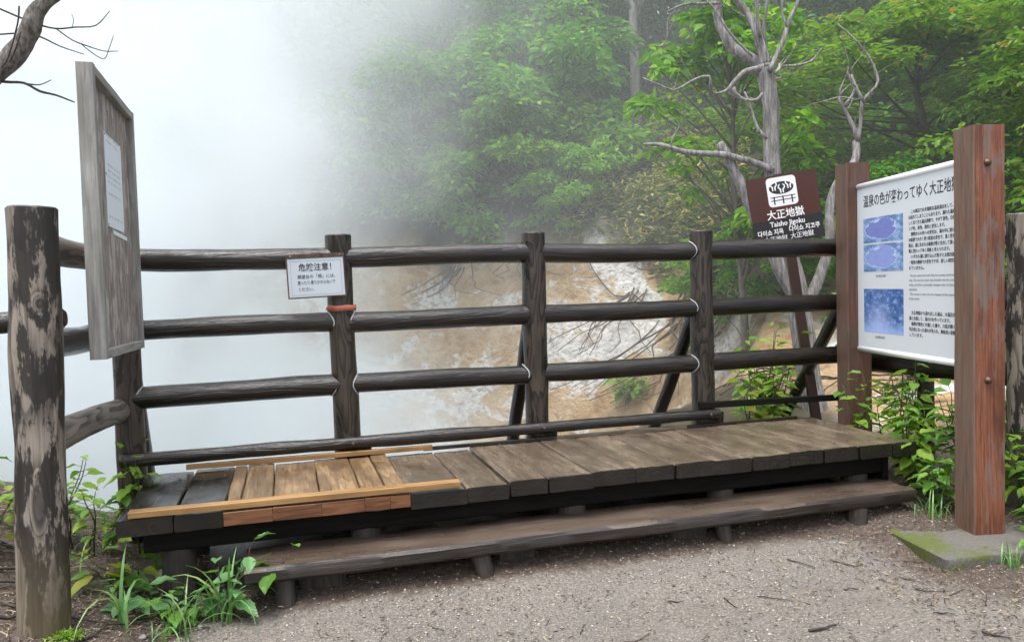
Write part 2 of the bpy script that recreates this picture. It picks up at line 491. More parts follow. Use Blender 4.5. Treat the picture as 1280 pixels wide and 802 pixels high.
M['root'] = _bark('pale root', (0.04, 0.028, 0.02), (0.15, 0.11, 0.082), (30, 30, 30))
M['stem'] = _bark('green stem', (0.03, 0.05, 0.012), (0.09, 0.11, 0.03), (40, 40, 10))
M['stem_brown'] = _bark('brown stem', (0.03, 0.02, 0.012), (0.09, 0.06, 0.035), (40, 40, 10))
M['stone'] = plain('grey stone', (0.2, 0.19, 0.18), 0.75, nz=0.5, nscale=30, bstr=0.5)

def leaf_mat(name, stops, rough=0.6, trans=0.42, veins=False):
    """leaf colours spread over the leaves (per island and per object), light shines through"""
    t = NT(name)
    r = t.math('FRACT', t.math('ADD', t.island(), t.rnd()))
    c = t.ramp(r, stops)
    h = None
    if veins:
        o = t.n('SeparateXYZ', Vector=t.obj())
        mid = t.math('LESS_THAN', t.math('ABSOLUTE', o.outputs[0]), 0.012)
        k = t.math('SINE', t.math('ADD', t.math('MULTIPLY', o.outputs[1], 55.0), t.math('MULTIPLY', t.math('ABSOLUTE', o.outputs[0]), -60.0)))
        h = k
        side = t.math('GREATER_THAN', k, 0.93)
        c = t.mix(t.math('MULTIPLY', t.math('MAXIMUM', mid, side), 0.3), c, (0.22, 0.3, 0.09))
        nz = t.noise(t.obj(), 6, 3, 0.6)
        c = t.mix(0.35, c, t.mix(nz, (0.03, 0.08, 0.012), (0.2, 0.34, 0.06)))
    p = t.bsdf(c, rough, h, 0.25, 0.004, 0.35)
    tr = t.n('BsdfTranslucent'); t.set(tr.inputs['Color'], t.mix(1.0, c, (1.25, 1.35, 0.55), 'MULTIPLY'))
    ms = t.n('MixShader'); ms.inputs[0].default_value = trans
    t.t.links.new(p.outputs[0], ms.inputs[1]); t.t.links.new(tr.outputs[0], ms.inputs[2])
    t.t.links.new(ms.outputs[0], t.out.inputs['Surface'])
    return t.m
M['leaf_dark'] = leaf_mat('deep green leaves', [(0.0, (0.030, 0.109, 0.026)), (0.5, (0.061, 0.194, 0.038)), (1.0, (0.130, 0.302, 0.056))])
M['leaf_mid'] = leaf_mat('mid green leaves', [(0.0, (0.055, 0.180, 0.025)), (0.6, (0.117, 0.312, 0.037)), (1.0, (0.235, 0.423, 0.054))])
M['leaf_light'] = leaf_mat('light green leaves', [(0.0, (0.085, 0.230, 0.024)), (0.6, (0.169, 0.351, 0.036)), (1.0, (0.278, 0.436, 0.048))], trans=0.4)
M['leaf_maple'] = leaf_mat('green leaves with orange tips', [(0.0, (0.085, 0.19, 0.035)), (0.6, (0.15, 0.28, 0.05)), (0.92, (0.22, 0.32, 0.065)), (0.97, (0.3, 0.26, 0.06)), (1.0, (0.34, 0.17, 0.055))], trans=0.4)
M['leaf_sasa'] = leaf_mat('bamboo grass leaves', [(0.0, (0.065, 0.130, 0.029)), (0.45, (0.130, 0.182, 0.046)), (0.62, (0.221, 0.221, 0.072)), (0.82, (0.468, 0.390, 0.156)), (1.0, (0.624, 0.520, 0.260))], trans=0.25)
M['leaf_near'] = leaf_mat('broad weed leaves', [(0.0, (0.065, 0.19, 0.03)), (0.6, (0.12, 0.29, 0.045)), (0.95, (0.19, 0.38, 0.05)), (1.0, (0.36, 0.42, 0.05))], 0.35, 0.3, True)
M['leaf_near_blue'] = leaf_mat('bluish weed leaves', [(0.0, (0.06, 0.19, 0.08)), (1.0, (0.14, 0.33, 0.15))], 0.33, 0.25, True)
M['leaf_near_lime'] = leaf_mat('lime weed leaves', [(0.0, (0.16, 0.34, 0.035)), (1.0, (0.34, 0.5, 0.06))], 0.38, 0.4, True)
M['leaf_near_yellow'] = leaf_mat('yellowing leaves', [(0.0, (0.3, 0.36, 0.04)), (1.0, (0.45, 0.42, 0.08))], 0.4, 0.4, True)
M['blade'] = leaf_mat('grass blades', [(0.0, (0.09, 0.22, 0.06)), (0.8, (0.17, 0.34, 0.11)), (1.0, (0.28, 0.38, 0.14))], 0.3, 0.3)
M['moss'] = plain('moss', (0.07, 0.1, 0.015), 0.95, nz=0.5, nscale=60, bstr=0.8)

# ------------------------------------------------------------------ terrain
BC, BA, BB = (-0.3, 10.4), 5.6, 4.9           # hot spring basin: centre and half axes
def basin(x, y):
    dx, dy = x-BC[0], y-BC[1]
    rho = np.sqrt((dx/BA)**2+(dy/BB)**2)
    dirY = dy/np.maximum(np.hypot(dx, dy), 1e-3)
    return rho, dirY
def ground_z(x, y, detail=True):
    x = np.asarray(x, float); y = np.asarray(y, float)
    rho, dY = basin(x, y)
    far = sstep(-0.8, 0.1, dY)
    if detail: rho = rho + 0.035*fbm(x*0.9, y*0.9, None, 5, 4)*sstep(.6, .9, rho)
    # path level with the soil heaped under the step and the bank on the left
    zp = 0.065*sstep(3.2, 3.68, y)*sstep(-1, .2, x) + 0.06*sstep(3.62, 3.88, y)*sstep(-.4, .2, x)*sstep(3.5, 3.2, x)
    zp = zp + 0.13*sstep(-0.45, -1.05, x)*sstep(2.9, 3.6, y) + 0.30*sstep(-0.95, -2.0, x)*sstep(3.0, 4.2, y)
    zp = zp + 0.015*sstep(2.9, 3.4, x)*sstep(2.6, 3.2, y)
    rim = zp + 2.3*sstep(-0.8, 0.5, dY) + 0.15*sstep(-.95, -.7, dY)*sstep(0, 1, x)
    w = 0.34+0.16*far
    t = np.clip((rho-0.68)/w, 0, 1)
    prof = t*(1-0.25*far) + 0.25*far*t*t
    inner = -2.3+(rim+2.3)*prof
    out = np.maximum(0, rho-0.68-w)*5.2
    z = inner+0.62*far*out*np.exp(-out/60)
    if detail:
        wall = sstep(.02, .25, t)*sstep(1.02, .8, t) + 0.6*(t >= 1)*far
        z = z+0.22*far*wall*fbm(x*1.1+3, y*1.1, None, 9, 6, 0.6)
        # runnels worn down the bare bank
        ang = np.arctan2(y-BC[1], x-BC[0])
        z = z-0.17*far*sstep(.05, .3, t)*sstep(1.05, .8, t)*np.abs(fbm(ang*16, rho*1.2, None, 21, 3))
        near = sstep(6.5, 4.5, y)
        z = z+near*(0.012*fbm(x*2.1, y*2.1, None, 3, 3)+0.006*fbm(x*11, y*11, None, 4, 3))
        lit = sstep(-0.6, -1.1, x)*sstep(3.0, 3.5, y)
        z = z+near*lit*0.03*fbm(x*7, y*7, None, 14, 4)
    return z
def axis(*segs):
    out = []
    for a, b, s in segs: out.append(np.arange(a, b-1e-6, s))
    out.append([segs[-1][1]])
    return np.concatenate(out)
gx = axis((-160, -40, 20), (-40, -8, 1.6), (-8, -2.6, .3), (-2.6, 5, .065), (5, 9, .12), (9, 16, .35), (16, 46, 1.5), (46, 166, 20))
gy = axis((-120, -8, 14), (-8, 1.6, .6), (1.6, 5.4, .065), (5.4, 16, .12), (16, 24, .4), (24, 60, 1.5), (60, 200, 14))
GX, GY = np.meshgrid(gx, gy)
GZ = ground_z(GX, GY)
nx, ny = len(gx), len(gy)
ii = np.arange(nx*ny).reshape(ny, nx)
GF = np.stack([ii[:-1, :-1], ii[:-1, 1:], ii[1:, 1:], ii[1:, :-1]], -1).reshape(-1, 4)
rho_, dY_ = basin(GX, GY)
far_ = sstep(-0.8, 0.1, dY_)
tt_ = np.clip((rho_-0.68)/(0.34+0.16*far_), 0, 3)
cliff_ = sstep(1.02, .96, rho_-(.02+.16*far_)+.05*fbm(GX*1.5, GY*1.5, None, 31, 3))*sstep(5.3, 5.7, GY)
hill_ = sstep(-.08, .02, rho_-(1.02+.16*far_)+.05*fbm(GX*1.5, GY*1.5, None, 31, 3))*sstep(5.2, 6.0, GY)
nb_ = sstep(4.25, 4.7, GX)*sstep(4.9, 5.4, GY)*sstep(9.5, 8.5, GY)*sstep(8.0, 7.0, GX)
cliff_ = np.maximum(cliff_, nb_); hill_ = hill_*(1-nb_)
soil_shade_ = np.clip(sstep(-0.35, -0.8, GX)*sstep(3.1, 3.5, GY)+sstep(2.55, 3.2, GX)*sstep(2.3, 3.1, GY)*0.8+sstep(3.52, 3.72, GY)*sstep(-.6, -.2, GX)*sstep(3.7, 3.4, GX)*.75+sstep(3.8, 3.95, GY), 0, 1)  # moist soil; the band under step and platform also has shade painted in
gm = NT('ground soil and rock')
_o = gm.obj()
a_c = gm.n('Attribute', attribute_name='cliff').outputs['Fac']
a_h = gm.n('Attribute', attribute_name='hill').outputs['Fac']
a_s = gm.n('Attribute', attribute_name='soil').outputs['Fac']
sp = gm.noise(_o, 85, 4, 0.75); md = gm.noise(_o, 26, 4, 0.6); lo = gm.noise(_o, 1.7, 4, 0.55)
vo = gm.n('TexVoronoi', Vector=_o, Scale=95.0)
gv = gm.ramp(sp, [(0.25, (0.045, 0.038, 0.031)), (0.5, (0.142, 0.127, 0.109)), (0.78, (0.38, 0.345, 0.29))])
gv = gm.mix(gm.ramp(lo, [(0.38, 0.0), (0.62, 0.65)]), gv, gm.mix(1.0, gv, (0.80, 0.79, 0.83), 'MULTIPLY'))
gv = gm.mix(gm.ramp(md, [(0.45, 0.0), (0.7, 0.45)]), gv, (0.13, 0.112, 0.099))
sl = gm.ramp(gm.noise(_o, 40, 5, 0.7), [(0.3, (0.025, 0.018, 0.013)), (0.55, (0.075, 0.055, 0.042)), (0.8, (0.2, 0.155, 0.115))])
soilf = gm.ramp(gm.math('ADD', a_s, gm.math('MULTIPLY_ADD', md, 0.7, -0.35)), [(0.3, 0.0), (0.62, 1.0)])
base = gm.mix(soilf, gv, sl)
cv = gm.vmath('MULTIPLY', _o, (1, 1, 1.5))
c1 = gm.noise(cv, 1.5, 6, 0.62, 0.4); c2 = gm.noise(gm.vmath('ADD', cv, (7, 3, 1)), 0.75, 6, 0.66, 0.8); c3 = gm.noise(cv, 9, 5, 0.65)
ck = gm.ramp(c1, [(0.28, (0.17, 0.1, 0.05)), (0.42, (0.38, 0.24, 0.115)), (0.58, (0.5, 0.37, 0.225)), (0.75, (0.56, 0.47, 0.35))])
ck = gm.mix(gm.ramp(c2, [(0.51, 0.0), (0.56, 0.9)]), ck, gm.ramp(c3, [(0.3, (0.36, 0.345, 0.33)), (0.6, (0.72, 0.71, 0.7))]))
ck = gm.mix(gm.ramp(c3, [(0.3, 0.55), (0.48, 0.0)]), ck, (0.14, 0.085, 0.05))
hl = gm.ramp(gm.noise(_o, 3, 5, 0.65), [(0.3, (0.018, 0.014, 0.008)), (0.55, (0.05, 0.042, 0.02)), (0.8, (0.07, 0.085, 0.025))])
col = gm.mix(a_c, base, ck); col = gm.mix(a_h, col, hl)
hgt = gm.math('ADD', gm.math('MULTIPLY', sp, 0.5), gm.math('ADD', gm.math('MULTIPLY', vo.outputs['Distance'], 0.5), gm.math('MULTIPLY', c3, gm.math('MULTIPLY', a_c, 12.0))))
gm.bsdf(col, gm.n('MapRange', **{'Value': lo, 'From Min': 0.35, 'From Max': 0.65, 'To Min': 0.5, 'To Max': 0.85}).outputs[0], hgt, 0.9, 0.008)
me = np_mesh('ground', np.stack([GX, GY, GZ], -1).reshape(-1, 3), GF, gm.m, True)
for nm, arr in (('cliff', cliff_), ('hill', hill_), ('soil', soil_shade_)):
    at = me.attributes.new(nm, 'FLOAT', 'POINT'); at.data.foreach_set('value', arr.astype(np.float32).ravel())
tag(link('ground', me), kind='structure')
def gz(x, y): return float(ground_z(np.array([x]), np.array([y]))[0])

# hot spring water at the bottom of the basin
wt = NT('milky hot spring water')
wb = wt.noise(wt.obj(), 3, 3, 0.5)
wt.bsdf((0.34, 0.37, 0.38), 0.12, wb, 0.2, 0.02)
th = np.linspace(0, 2*np.pi, 65)[:-1]
wv = [(BC[0]+BA*.80*math.cos(a), BC[1]+BB*.80*math.sin(a), -1.75) for a in th]
tag(link('pond_water', mesh('pond_water', wv, [tuple(range(64))], wt.m)), kind='structure')

# ------------------------------------------------------------------ steam
SX0, SX1, SY0, SY1, SZ0, SZ1 = -26, 15, 5.35, 23, -2.6, 13
st = NT('drifting steam')
P = st.obj()
xyz = st.n('SeparateXYZ', Vector=P)
X, Y, Z = xyz.outputs[0], xyz.outputs[1], xyz.outputs[2]
n1 = st.noise(st.vmath('MULTIPLY', P, (0.24, 0.24, 0.2)), 1.0, 5.0, 0.56, 0.9)
n3 = st.noise(st.vmath('ADD', st.vmath('MULTIPLY', P, (0.75, 0.75, 0.55)), (3.1, 8.2, 1.4)), 1.0, 3.0, 0.55, 0.6)
edge = st.math('MULTIPLY', Y, 0.265)
edge = st.math('ADD', edge, st.math('MULTIPLY', st.math('MAXIMUM', st.math('SUBTRACT', Z, 1.8), 0.0), 0.27))
edge = st.math('ADD', edge, st.math('MULTIPLY', st.math('MAXIMUM', st.math('SUBTRACT', 1.2, Z), 0.0), 0.42))
d = st.math('SUBTRACT', edge, X)
d = st.math('ADD', d, st.math('MULTIPLY_ADD', n1, 9.0, -4.6))
mk = st.n('MapRange', interpolation_type='SMOOTHSTEP', **{'Value': d, 'From Min': 0.0, 'From Max': 4.6, 'To Min': 0.0, 'To Max': 1.0}).outputs[0]
mk = st.math('POWER', mk, 1.5)
body_ = st.n('MapRange', **{'Value': st.math('ADD', n1, st.math('MULTIPLY_ADD', n3, 0.5, -0.25)), 'From Min': 0.43, 'From Max': 0.62, 'To Min': 0.03, 'To Max': 1.0}).outputs[0]
vert = st.n('MapRange', **{'Value': Z, 'From Min': -0.5, 'From Max': 4.0, 'To Min': 2.2, 'To Max': 0.30}).outputs[0]
thick = st.math('MULTIPLY', mk, st.math('MULTIPLY', body_, vert))
n2 = st.noise(st.vmath('ADD', st.vmath('MULTIPLY', P, (0.3, 0.3, 0.3)), (4.2, 1.7, 9.1)), 1.0, 3.0, 0.5)
thin = st.math('MULTIPLY', st.math('MAXIMUM', st.math('SUBTRACT', n2, 0.42), 0.0), 0.06)
thin = st.math('ADD', thin, 0.011)
topf = st.n('MapRange', interpolation_type='SMOOTHSTEP', **{'Value': Z, 'From Min': 8.5, 'From Max': 12.8, 'To Min': 1.0, 'To Max': 0.0}).outputs[0]
den = st.math('MULTIPLY', st.math('ADD', thick, thin), topf)
vs_ = st.n('VolumeScatter', Color=(0.95, 0.98, 1.0, 1.0), Anisotropy=0.0)
va_ = st.n('VolumeAbsorption', Color=(0.95, 0.983, 1.0, 1.0))
st.set(va_.inputs['Density'], den)
ad_ = st.n('AddShader')
st.t.links.new(vs_.outputs[0], ad_.inputs[0]); st.t.links.new(va_.outputs[0], ad_.inputs[1])
st.set(vs_.inputs['Density'], den)
st.t.links.new(ad_.outputs[0], st.out.inputs['Volume'])
st.m.cycles.volume_step_rate = 1.0 if hasattr(st.m, 'cycles') else 1.0
sv = [(x, y, z) for x in (SX0, SX1) for y in (SY0, SY1) for z in (SZ0, SZ1)]
sf = [(0, 1, 3, 2), (4, 6, 7, 5), (0, 4, 5, 1), (2, 3, 7, 6), (0, 2, 6, 4), (1, 5, 7, 3)]
steam = link('steam', mesh('steam', sv, sf, st.m, False))
tag(steam, 'thick white steam drifting up out of the hot spring basin', 'steam', kind='stuff')

# ------------------------------------------------------------------ log fence in front of the basin
FY = 4.905
PX = [0.34+1.2*i for i in range(-1, 4)]
RZ = [1.666, 1.277, 0.899]
PR, RR = 0.078, 0.061
def seal_arc(parent, px, py, z, side, r=RR, rp=PR, a0=-75, a1=75):
    """white bead where a rail enters a round post, seen from the path"""
    pts = []
    for k in range(13):
        a = R(a0+(a1-a0)*k/12)
        yy = -(r+0.003)*math.cos(a); zz = (r+0.003)*math.sin(a)
        xx = side*(math.sqrt(max(rp*rp-yy*yy, 0.0004))+0.004)
        pts.append((px+xx, py+yy, z+zz, 0.0042))
    me = tubes_mesh('seal', [pts], M['seal'], 6, origin=(px, py, z), sub=1)
    link('seal', me, Matrix.Translation((px, py, z)), parent)
fence = empty('log_fence', (1.5, FY, 0.2), 'dark wet log fence with four rails standing behind the wooden platform', 'fence')
for i, x in enumerate(PX):
    b = gz(x, FY)-0.25
    lean = (0.0, 0.012, -0.012, -0.01, 0)[i]
    log('post', (x+0.01*(i == 1), FY, b), (x-lean, FY, (1.75, 1.80, 1.80, 1.80, 1.74)[i]), PR, M['log_post'], fence, amp=0.005, bend=0.004)
    log('brace', (x, FY+0.05, 1.30), (x+0.0, FY+0.98, gz(x, FY+0.98)-0.15), 0.046, M['log'], fence, amp=0.004)
for k, z in enumerate(RZ):
    for i in range(4):
        dz = random.Random(k*7+i).uniform(-0.006, 0.006)
        log('rail', (PX[i]+0.02, FY-0.004, z+dz), (PX[i+1]-0.02, FY-0.004, z-dz), RR+random.Random(k+i*5).uniform(-0.003, 0.003), M['log'], fence, amp=0.0045, bend=0.008)
log('foot_rail', (-0.90, FY-PR-0.034, 0.566), (2.80, FY-PR-0.034, 0.562), 0.038, M['log'], fence, amp=0.006, bend=0.004, segs=40)
bar('foot_bar', (2.66, FY-PR-0.018, 0.624), (3.93, FY-PR-0.012, 0.602), 0.035, 0.042, M['black_wood'], fence)
for (i, k, s) in ((1, 1, -1), (1, 1, 1), (1, 2, -1), (1, 2, 1), (2, 2, -1), (2, 2, 1), (2, 1, 1), (3, 0, -1), (3, 1, -1), (3, 2, -1), (0, 2, 1), (3, 1, 1)):
    seal_arc(fence, PX[i]+(-0.008 if i else 0), FY, RZ[k], s, a0=-70 if (i+k) % 2 else -20, a1=75)
for x in (0.36, 1.545, 2.72):
    bo = link('bolt', tubes_mesh('bolt', [[(0, 0, 0, .011), (0, -.012, 0, .011), (0, -.016, 0, .006)]], M['bolt'], 8, sub=1), Matrix.Translation((x, FY-PR-0.069, 0.564)), fence)
for x in (0.44, 1.63, 2.84):           # little wooden feet bolted behind the platform
    bar('foot_block', (x, FY-0.02, 0.36), (x+0.01, FY-0.02, 0.56), 0.06, 0.05, M['log_post'], fence, hint=(0, 1, 0))

side = empty('side_log_fence', (-0.95, 4.2, 0.2), 'weathered log fence bay with a thick grey figured post left of the platform', 'fence')
NP = (-0.975, 3.62)
log('post', (NP[0]-0.012, NP[1]-0.02, gz(*NP)-0.2), (NP[0]+0.02, NP[1], 1.835), 0.094, M['log_pale'], side, amp=0.007, bend=0.01, sides=26, segs=26)
side.children[0]['label'] = 'thick grey fence post with dark figured grain and yellowish foot'
log('rail', (-0.975, 3.66, 1.685), (-0.925, 4.86, 1.675), 0.064, M['log_side'], side, bend=0.01)
log('rail', (-0.975, 3.66, 1.275), (-0.925, 4.86, 1.27), 0.064, M['log'], side, bend=0.01)
log('rail', (-0.955, 3.66, 0.885), (-0.905, 4.84, 0.835), 0.066, M['log_side'], side, bend=0.01, endround=0.02)
log('rail', (-0.895, 3.80, 1.385), (-2.6, 3.86, 1.31), 0.045, M['log'], side, bend=0.006, endround=0.015)

rf = empty('corner_log_fence', (4.05, 4.3, 0.1), 'dark log fence bay running behind the white information board', 'fence')
log('post', (4.17, 3.70, gz(4.17, 3.7)-0.2), (4.165, 3.69, 1.80), 0.082, M['log_pale'], rf, amp=0.006)
for z, r_ in ((1.68, 0.06), (1.285, 0.06), (0.85, 0.072)):
    log('rail', (3.98, 4.88, z), (4.15, 3.74, z), r_, M['log_side'] if z > 1.5 else M['log'], rf)
    log('rail', (4.18, 3.66, z), (4.34, 2.5, z+0.01), r_, M['log'], rf)
log('post', (4.35, 2.45, gz(4.35, 2.45)-0.2), (4.35, 2.45, 1.80), 0.08, M['log_pale'], rf, amp=0.006)
log('stake', (4.10, 4.36, gz(4.1, 4.36)-0.1), (4.10, 4.36, 0.80), 0.05, M['log'], rf)

# ------------------------------------------------------------------ platform
DZ, DY0, DY1, DT = 0.48, 3.852, 4.80, 0.075
deck = empty('viewing_platform', (1.4, 4.3, 0.1), 'low wooden viewing platform of wet planks with a patch of new boards', 'platform')
joints = [-0.757, -0.517, -0.303, -0.233, -0.087, 0.134, 0.334, 0.455, 0.553, 0.84, 1.063, 1.263, 1.513, 1.754, 1.983, 2.226, 2.456, 2.693, 2.919, 3.151, 3.378, 3.545]
rn = random.Random(4)
for i in range(len(joints)-1):
    a, b = joints[i]+0.0025, joints[i+1]-0.0025
    xm = (a+b)/2
    if i < 2: mt = M['plank_wet']
    elif i in (2, 3, 4, 5, 6, 7): mt = M['plank_new']
    else: mt = M['plank']
    z = DZ-DT/2+rn.uniform(-0.004, 0.004)-(0.012 if i in (8, 9) else 0)
    ov = rn.uniform(-0.012, 0.012)
    o = bar('plank', (xm, DY0+ov+(0.012 if i in (2, 3, 4, 5, 6, 7) else 0), z), (xm+rn.uniform(-.004, .004), DY1+rn.uniform(-.01, .01), z+rn.uniform(-.003, .003)), b-a, DT, mt, deck, bevel=0.006, amp=0.0035, segs=14, sub=6)
    if i < 2: o['label'] = 'black soaked plank with standing water'
    elif i < 8: o['label'] = 'newly replaced yellowish plank'
    for yy in (4.0, 4.62):                   # nail heads
        for xx in ((a+0.05, b-0.05) if b-a > .16 else (xm,)):
            link('nail', box_mesh('nail', .011, .011, .004, M['bolt'], .002), Matrix.Translation((xx+rn.uniform(-.012, .012), yy+rn.uniform(-.02, .02), DZ+0.0015+(z-DZ+DT/2))), o)
# red end blocks nailed under the new boards, battens on top
for i in (2, 3, 4, 5, 6):
    a, b = (joints[2], joints[4], joints[5], joints[6], joints[7])[i-2]+0.0008, (joints[4], joints[5], joints[6], joints[7], joints[8])[i-2]-0.0008
    bar('end_block', (a, DY0-0.012, DZ-0.038+0.002*(i % 2)), (b, DY0-0.012, DZ-0.038), 0.026, 0.062, M['plank_red'], deck, bevel=0.002, amp=0.001)
bar('batten', (-0.70, DY0+0.012, DZ+0.019), (0.80, DY0+0.0, DZ+0.019), 0.062, 0.028, M['batten'], deck, bevel=0.002, amp=0.0015, segs=20)
bar('batten', (-0.56, DY1-0.02, DZ+0.024), (0.83, DY1-0.035, DZ+0.024), 0.03, 0.028, M['batten'], deck, bevel=0.002, amp=0.001)
bar('batten', (0.78, DY1-0.012, DZ+0.012), (3.40, DY1-0.012, DZ+0.011), 0.032, 0.02, M['plank'], deck, bevel=0.002, amp=0.002, segs=24)
for yy, zz, hh in ((3.985, 0.345, 0.105), (4.35, 0.29, 0.19), (4.72, 0.29, 0.19)):
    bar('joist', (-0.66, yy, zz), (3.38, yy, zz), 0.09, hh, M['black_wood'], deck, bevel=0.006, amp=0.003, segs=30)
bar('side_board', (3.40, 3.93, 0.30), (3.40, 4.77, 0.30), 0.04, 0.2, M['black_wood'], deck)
for x in (-0.52, 0.35, 1.45, 2.35, 3.25):
    for yy in (4.02, 4.70):
        log('stub_post', (x, yy, gz(x, yy)-0.12), (x, yy, 0.30), 0.075, M['stub'], deck, amp=0.006, segs=5)

step = empty('wooden_step', (1.6, 3.83, 0.05), 'long worn wooden step board on short stub posts before the platform', 'step')
SZt = 0.25
bar('tread', (-0.215, 3.832, SZt-0.036), (3.40, 3.845, SZt-0.036), 0.335, 0.07, M['tread'], step, bevel=0.014, amp=0.009, segs=70, sub=6, freq=2.2)
for x, dx in ((-0.04, .16), (0.90, .17), (2.22, -.2), (3.02, .2)):
    log('stub_post', (x, 3.70+0.02*math.sin(x*9), gz(x, 3.7)-0.12), (x+0.03*math.sin(x*5), 3.735, SZt-0.075), 0.045, M['stub'], step, amp=0.016, segs=7)
    bar('stub_block', (x+dx, 3.86, gz(x+dx, 3.86)-0.1), (x+dx, 3.86, SZt-0.07), 0.22, 0.16, M['stub'], step, bevel=0.02, amp=0.012, hint=(0, 1, 0), segs=6)
for k, (x, y) in enumerate([(0.2, 3.75), (0.22, 3.92), (1.2, 3.76), (1.21, 3.91), (2.0, 3.77), (2.1, 3.93), (2.9, 3.76), (3.2, 3.9)]):
    link('nail', box_mesh('nail', .012, .012, .004, M['bolt'], .002), Matrix.Translation((x, y, SZt+0.001)), step)

# ------------------------------------------------------------------ lettering helper
def text_mesh(name, body, size, mat, parent, x, z, y=-0.002, width=None, align='LEFT', bold=0.0, shear=0.0, depth=0.0004):
    """flat lettering lying on a sign face; x, z in the sign's own frame, facing -Y"""
    cu = bpy.data.curves.new('lettering', 'FONT')
    cu.body = body; cu.size = size; cu.resolution_u = 2; cu.align_x = align; cu.offset = bold; cu.extrude = depth
    tmp = bpy.data.objects.new('lettering', cu); COL.objects.link(tmp)
    dg = bpy.context.evaluated_depsgraph_get()
    me = bpy.data.meshes.new_from_object(tmp.evaluated_get(dg))
    w = tmp.dimensions[0]
    bpy.data.objects.remove(tmp); bpy.data.curves.remove(cu)
    me.materials.clear(); me.materials.append(mat)
    sx = (width/w) if width and w > 0 else 1.0
    Mx = frame_of(parent) @ Matrix.Translation((x, y, z)) @ Matrix.Rotation(R(90), 4, 'X') @ Matrix.Diagonal((sx, 1, 1, 1))
    return link(name, me, Mx, parent)
def frame_of(o):
    while o.parent is not None: o = o.parent
    return ROOTM[o.name]
def rect(name, x0, x1, z0, z1, y, mat, parent, t=0.001):
    me = box_mesh(name, x1-x0, t, z1-z0, mat, 0.0002)
    return link(name, me, frame_of(parent) @ Matrix.Translation(((x0+x1)/2, y, (z0+z1)/2)), parent)
def poly_plate(name, pts, y, mat, parent, t=0.0008):
    """flat plate from an outline in the sign frame (x, z)"""
    n = len(pts)
    v = [(p[0], y-t/2, p[1]) for p in pts]+[(p[0], y+t/2, p[1]) for p in pts]
    f = [tuple(range(n)), tuple(range(2*n-1, n-1, -1))]+[(i, i+n, (i+1) % n+n, (i+1) % n) for i in range(n)]
    me = mesh(name, v, f, mat, False)
    import bmesh
    bm = bmesh.new(); bm.from_mesh(me); bmesh.ops.recalc_face_normals(bm, faces=bm.faces); bm.to_mesh(me); bm.free()
    return link(name, me, frame_of(parent).copy(), parent)
def rounded(x0, x1, z0, z1, r, n=5):
    pts = []
    for cx, cz, a in ((x1-r, z1-r, 0), (x0+r, z1-r, 90), (x0+r, z0+r, 180), (x1-r, z0+r, 270)):
        for k in range(n+1):
            q = R(a+90*k/n); pts.append((cx+r*math.cos(q), cz+r*math.sin(q)))
    return pts

# ------------------------------------------------------------------ warning sign on the fence
Wm = Matrix.Translation((0.19, FY-PR-0.026, 1.555)) @ Matrix.Rotation(R(-1.8), 4, 'Y')
ws = empty('warning_sign', Wm, 'small white danger sign in a brown frame wired to a fence post', 'sign')
rect('panel', -0.158, 0.158, -0.118, 0.104, 0.0, M['warn_panel'], ws, 0.008)
for nm, a in (('frame', (-0.166, 0.166, 0.1045, 0.130)), ('frame', (-0.166, 0.166, -0.126, -0.1185)), ('frame', (-0.1665, -0.1585, -0.118, 0.104)), ('frame', (0.1585, 0.1665, -0.118, 0.104))):
    rect(nm, *a, 0.002, M['thin_frame'], ws, 0.016)
for a in ((-0.143, 0.143, 0.088, 0.0895), (-0.143, 0.143, -0.1075, -0.106), (-0.143, -0.1415, -0.1055, 0.0875), (0.1415, 0.143, -0.1055, 0.0875)):
    rect('border_line', *a, -0.0046, M['ink_grey'], ws, 0.0006)
text_mesh('lettering', '危険注意！', 0.046, M['ink'], ws, -0.098, 0.036, -0.0048, 0.185, bold=0.0006)
text_mesh('lettering', '展望台の「柵」には、', 0.0245, M['ink'], ws, -0.108, -0.010, -0.0048, 0.215, bold=0.0)
text_mesh('lettering', '登ったり,寄りかからないで', 0.0245, M['ink'], ws, -0.108, -0.045, -0.0048, 0.212, bold=0.0)
text_mesh('lettering', 'ください。', 0.0245, M['ink'], ws, -0.108, -0.083, -0.0048, 0.085, bold=0.0)
for xx in (-0.14, 0.14): link('nail', box_mesh('nail', .007, .006, .007, M['steel'], .002), Wm @ Matrix.Translation((xx, -0.008, 0.118)), ws)

tp = [(0.335+(PR+0.0075)*math.sin(a), FY-(PR+0.0075)*math.cos(a)) for a in np.linspace(0, 2*math.pi, 33)[:-1]]
tv = [(x-0.335, y-FY, z+0.002*math.sin(k)) for z in (-0.017, 0.017) for k, (x, y) in enumerate(tp)]
tf = [(k, (k+1) % 32, (k+1) % 32+32, k+32) for k in range(32)]
tape = link('marker_tape', mesh('marker_tape', tv, tf, M['orange_tape']), Matrix.Translation((0.335, FY, 1.362)))
tag(tape, 'faded orange tape wound round the fence post below the danger sign', 'tape')
sm = tape.modifiers.new('solid', 'SOLIDIFY'); sm.thickness = 0.002
te = link('loose_end', mesh('loose_end', [(-0.083, -0.045, 0.012), (-0.092, -0.055, 0.006), (-0.098, -0.058, -0.004), (-0.09, -0.05, -0.012), (-0.08, -0.04, -0.008)], [(0, 1, 2, 3, 4)], M['orange_tape']), Matrix.Translation((0.335, FY, 1.362)), tape)

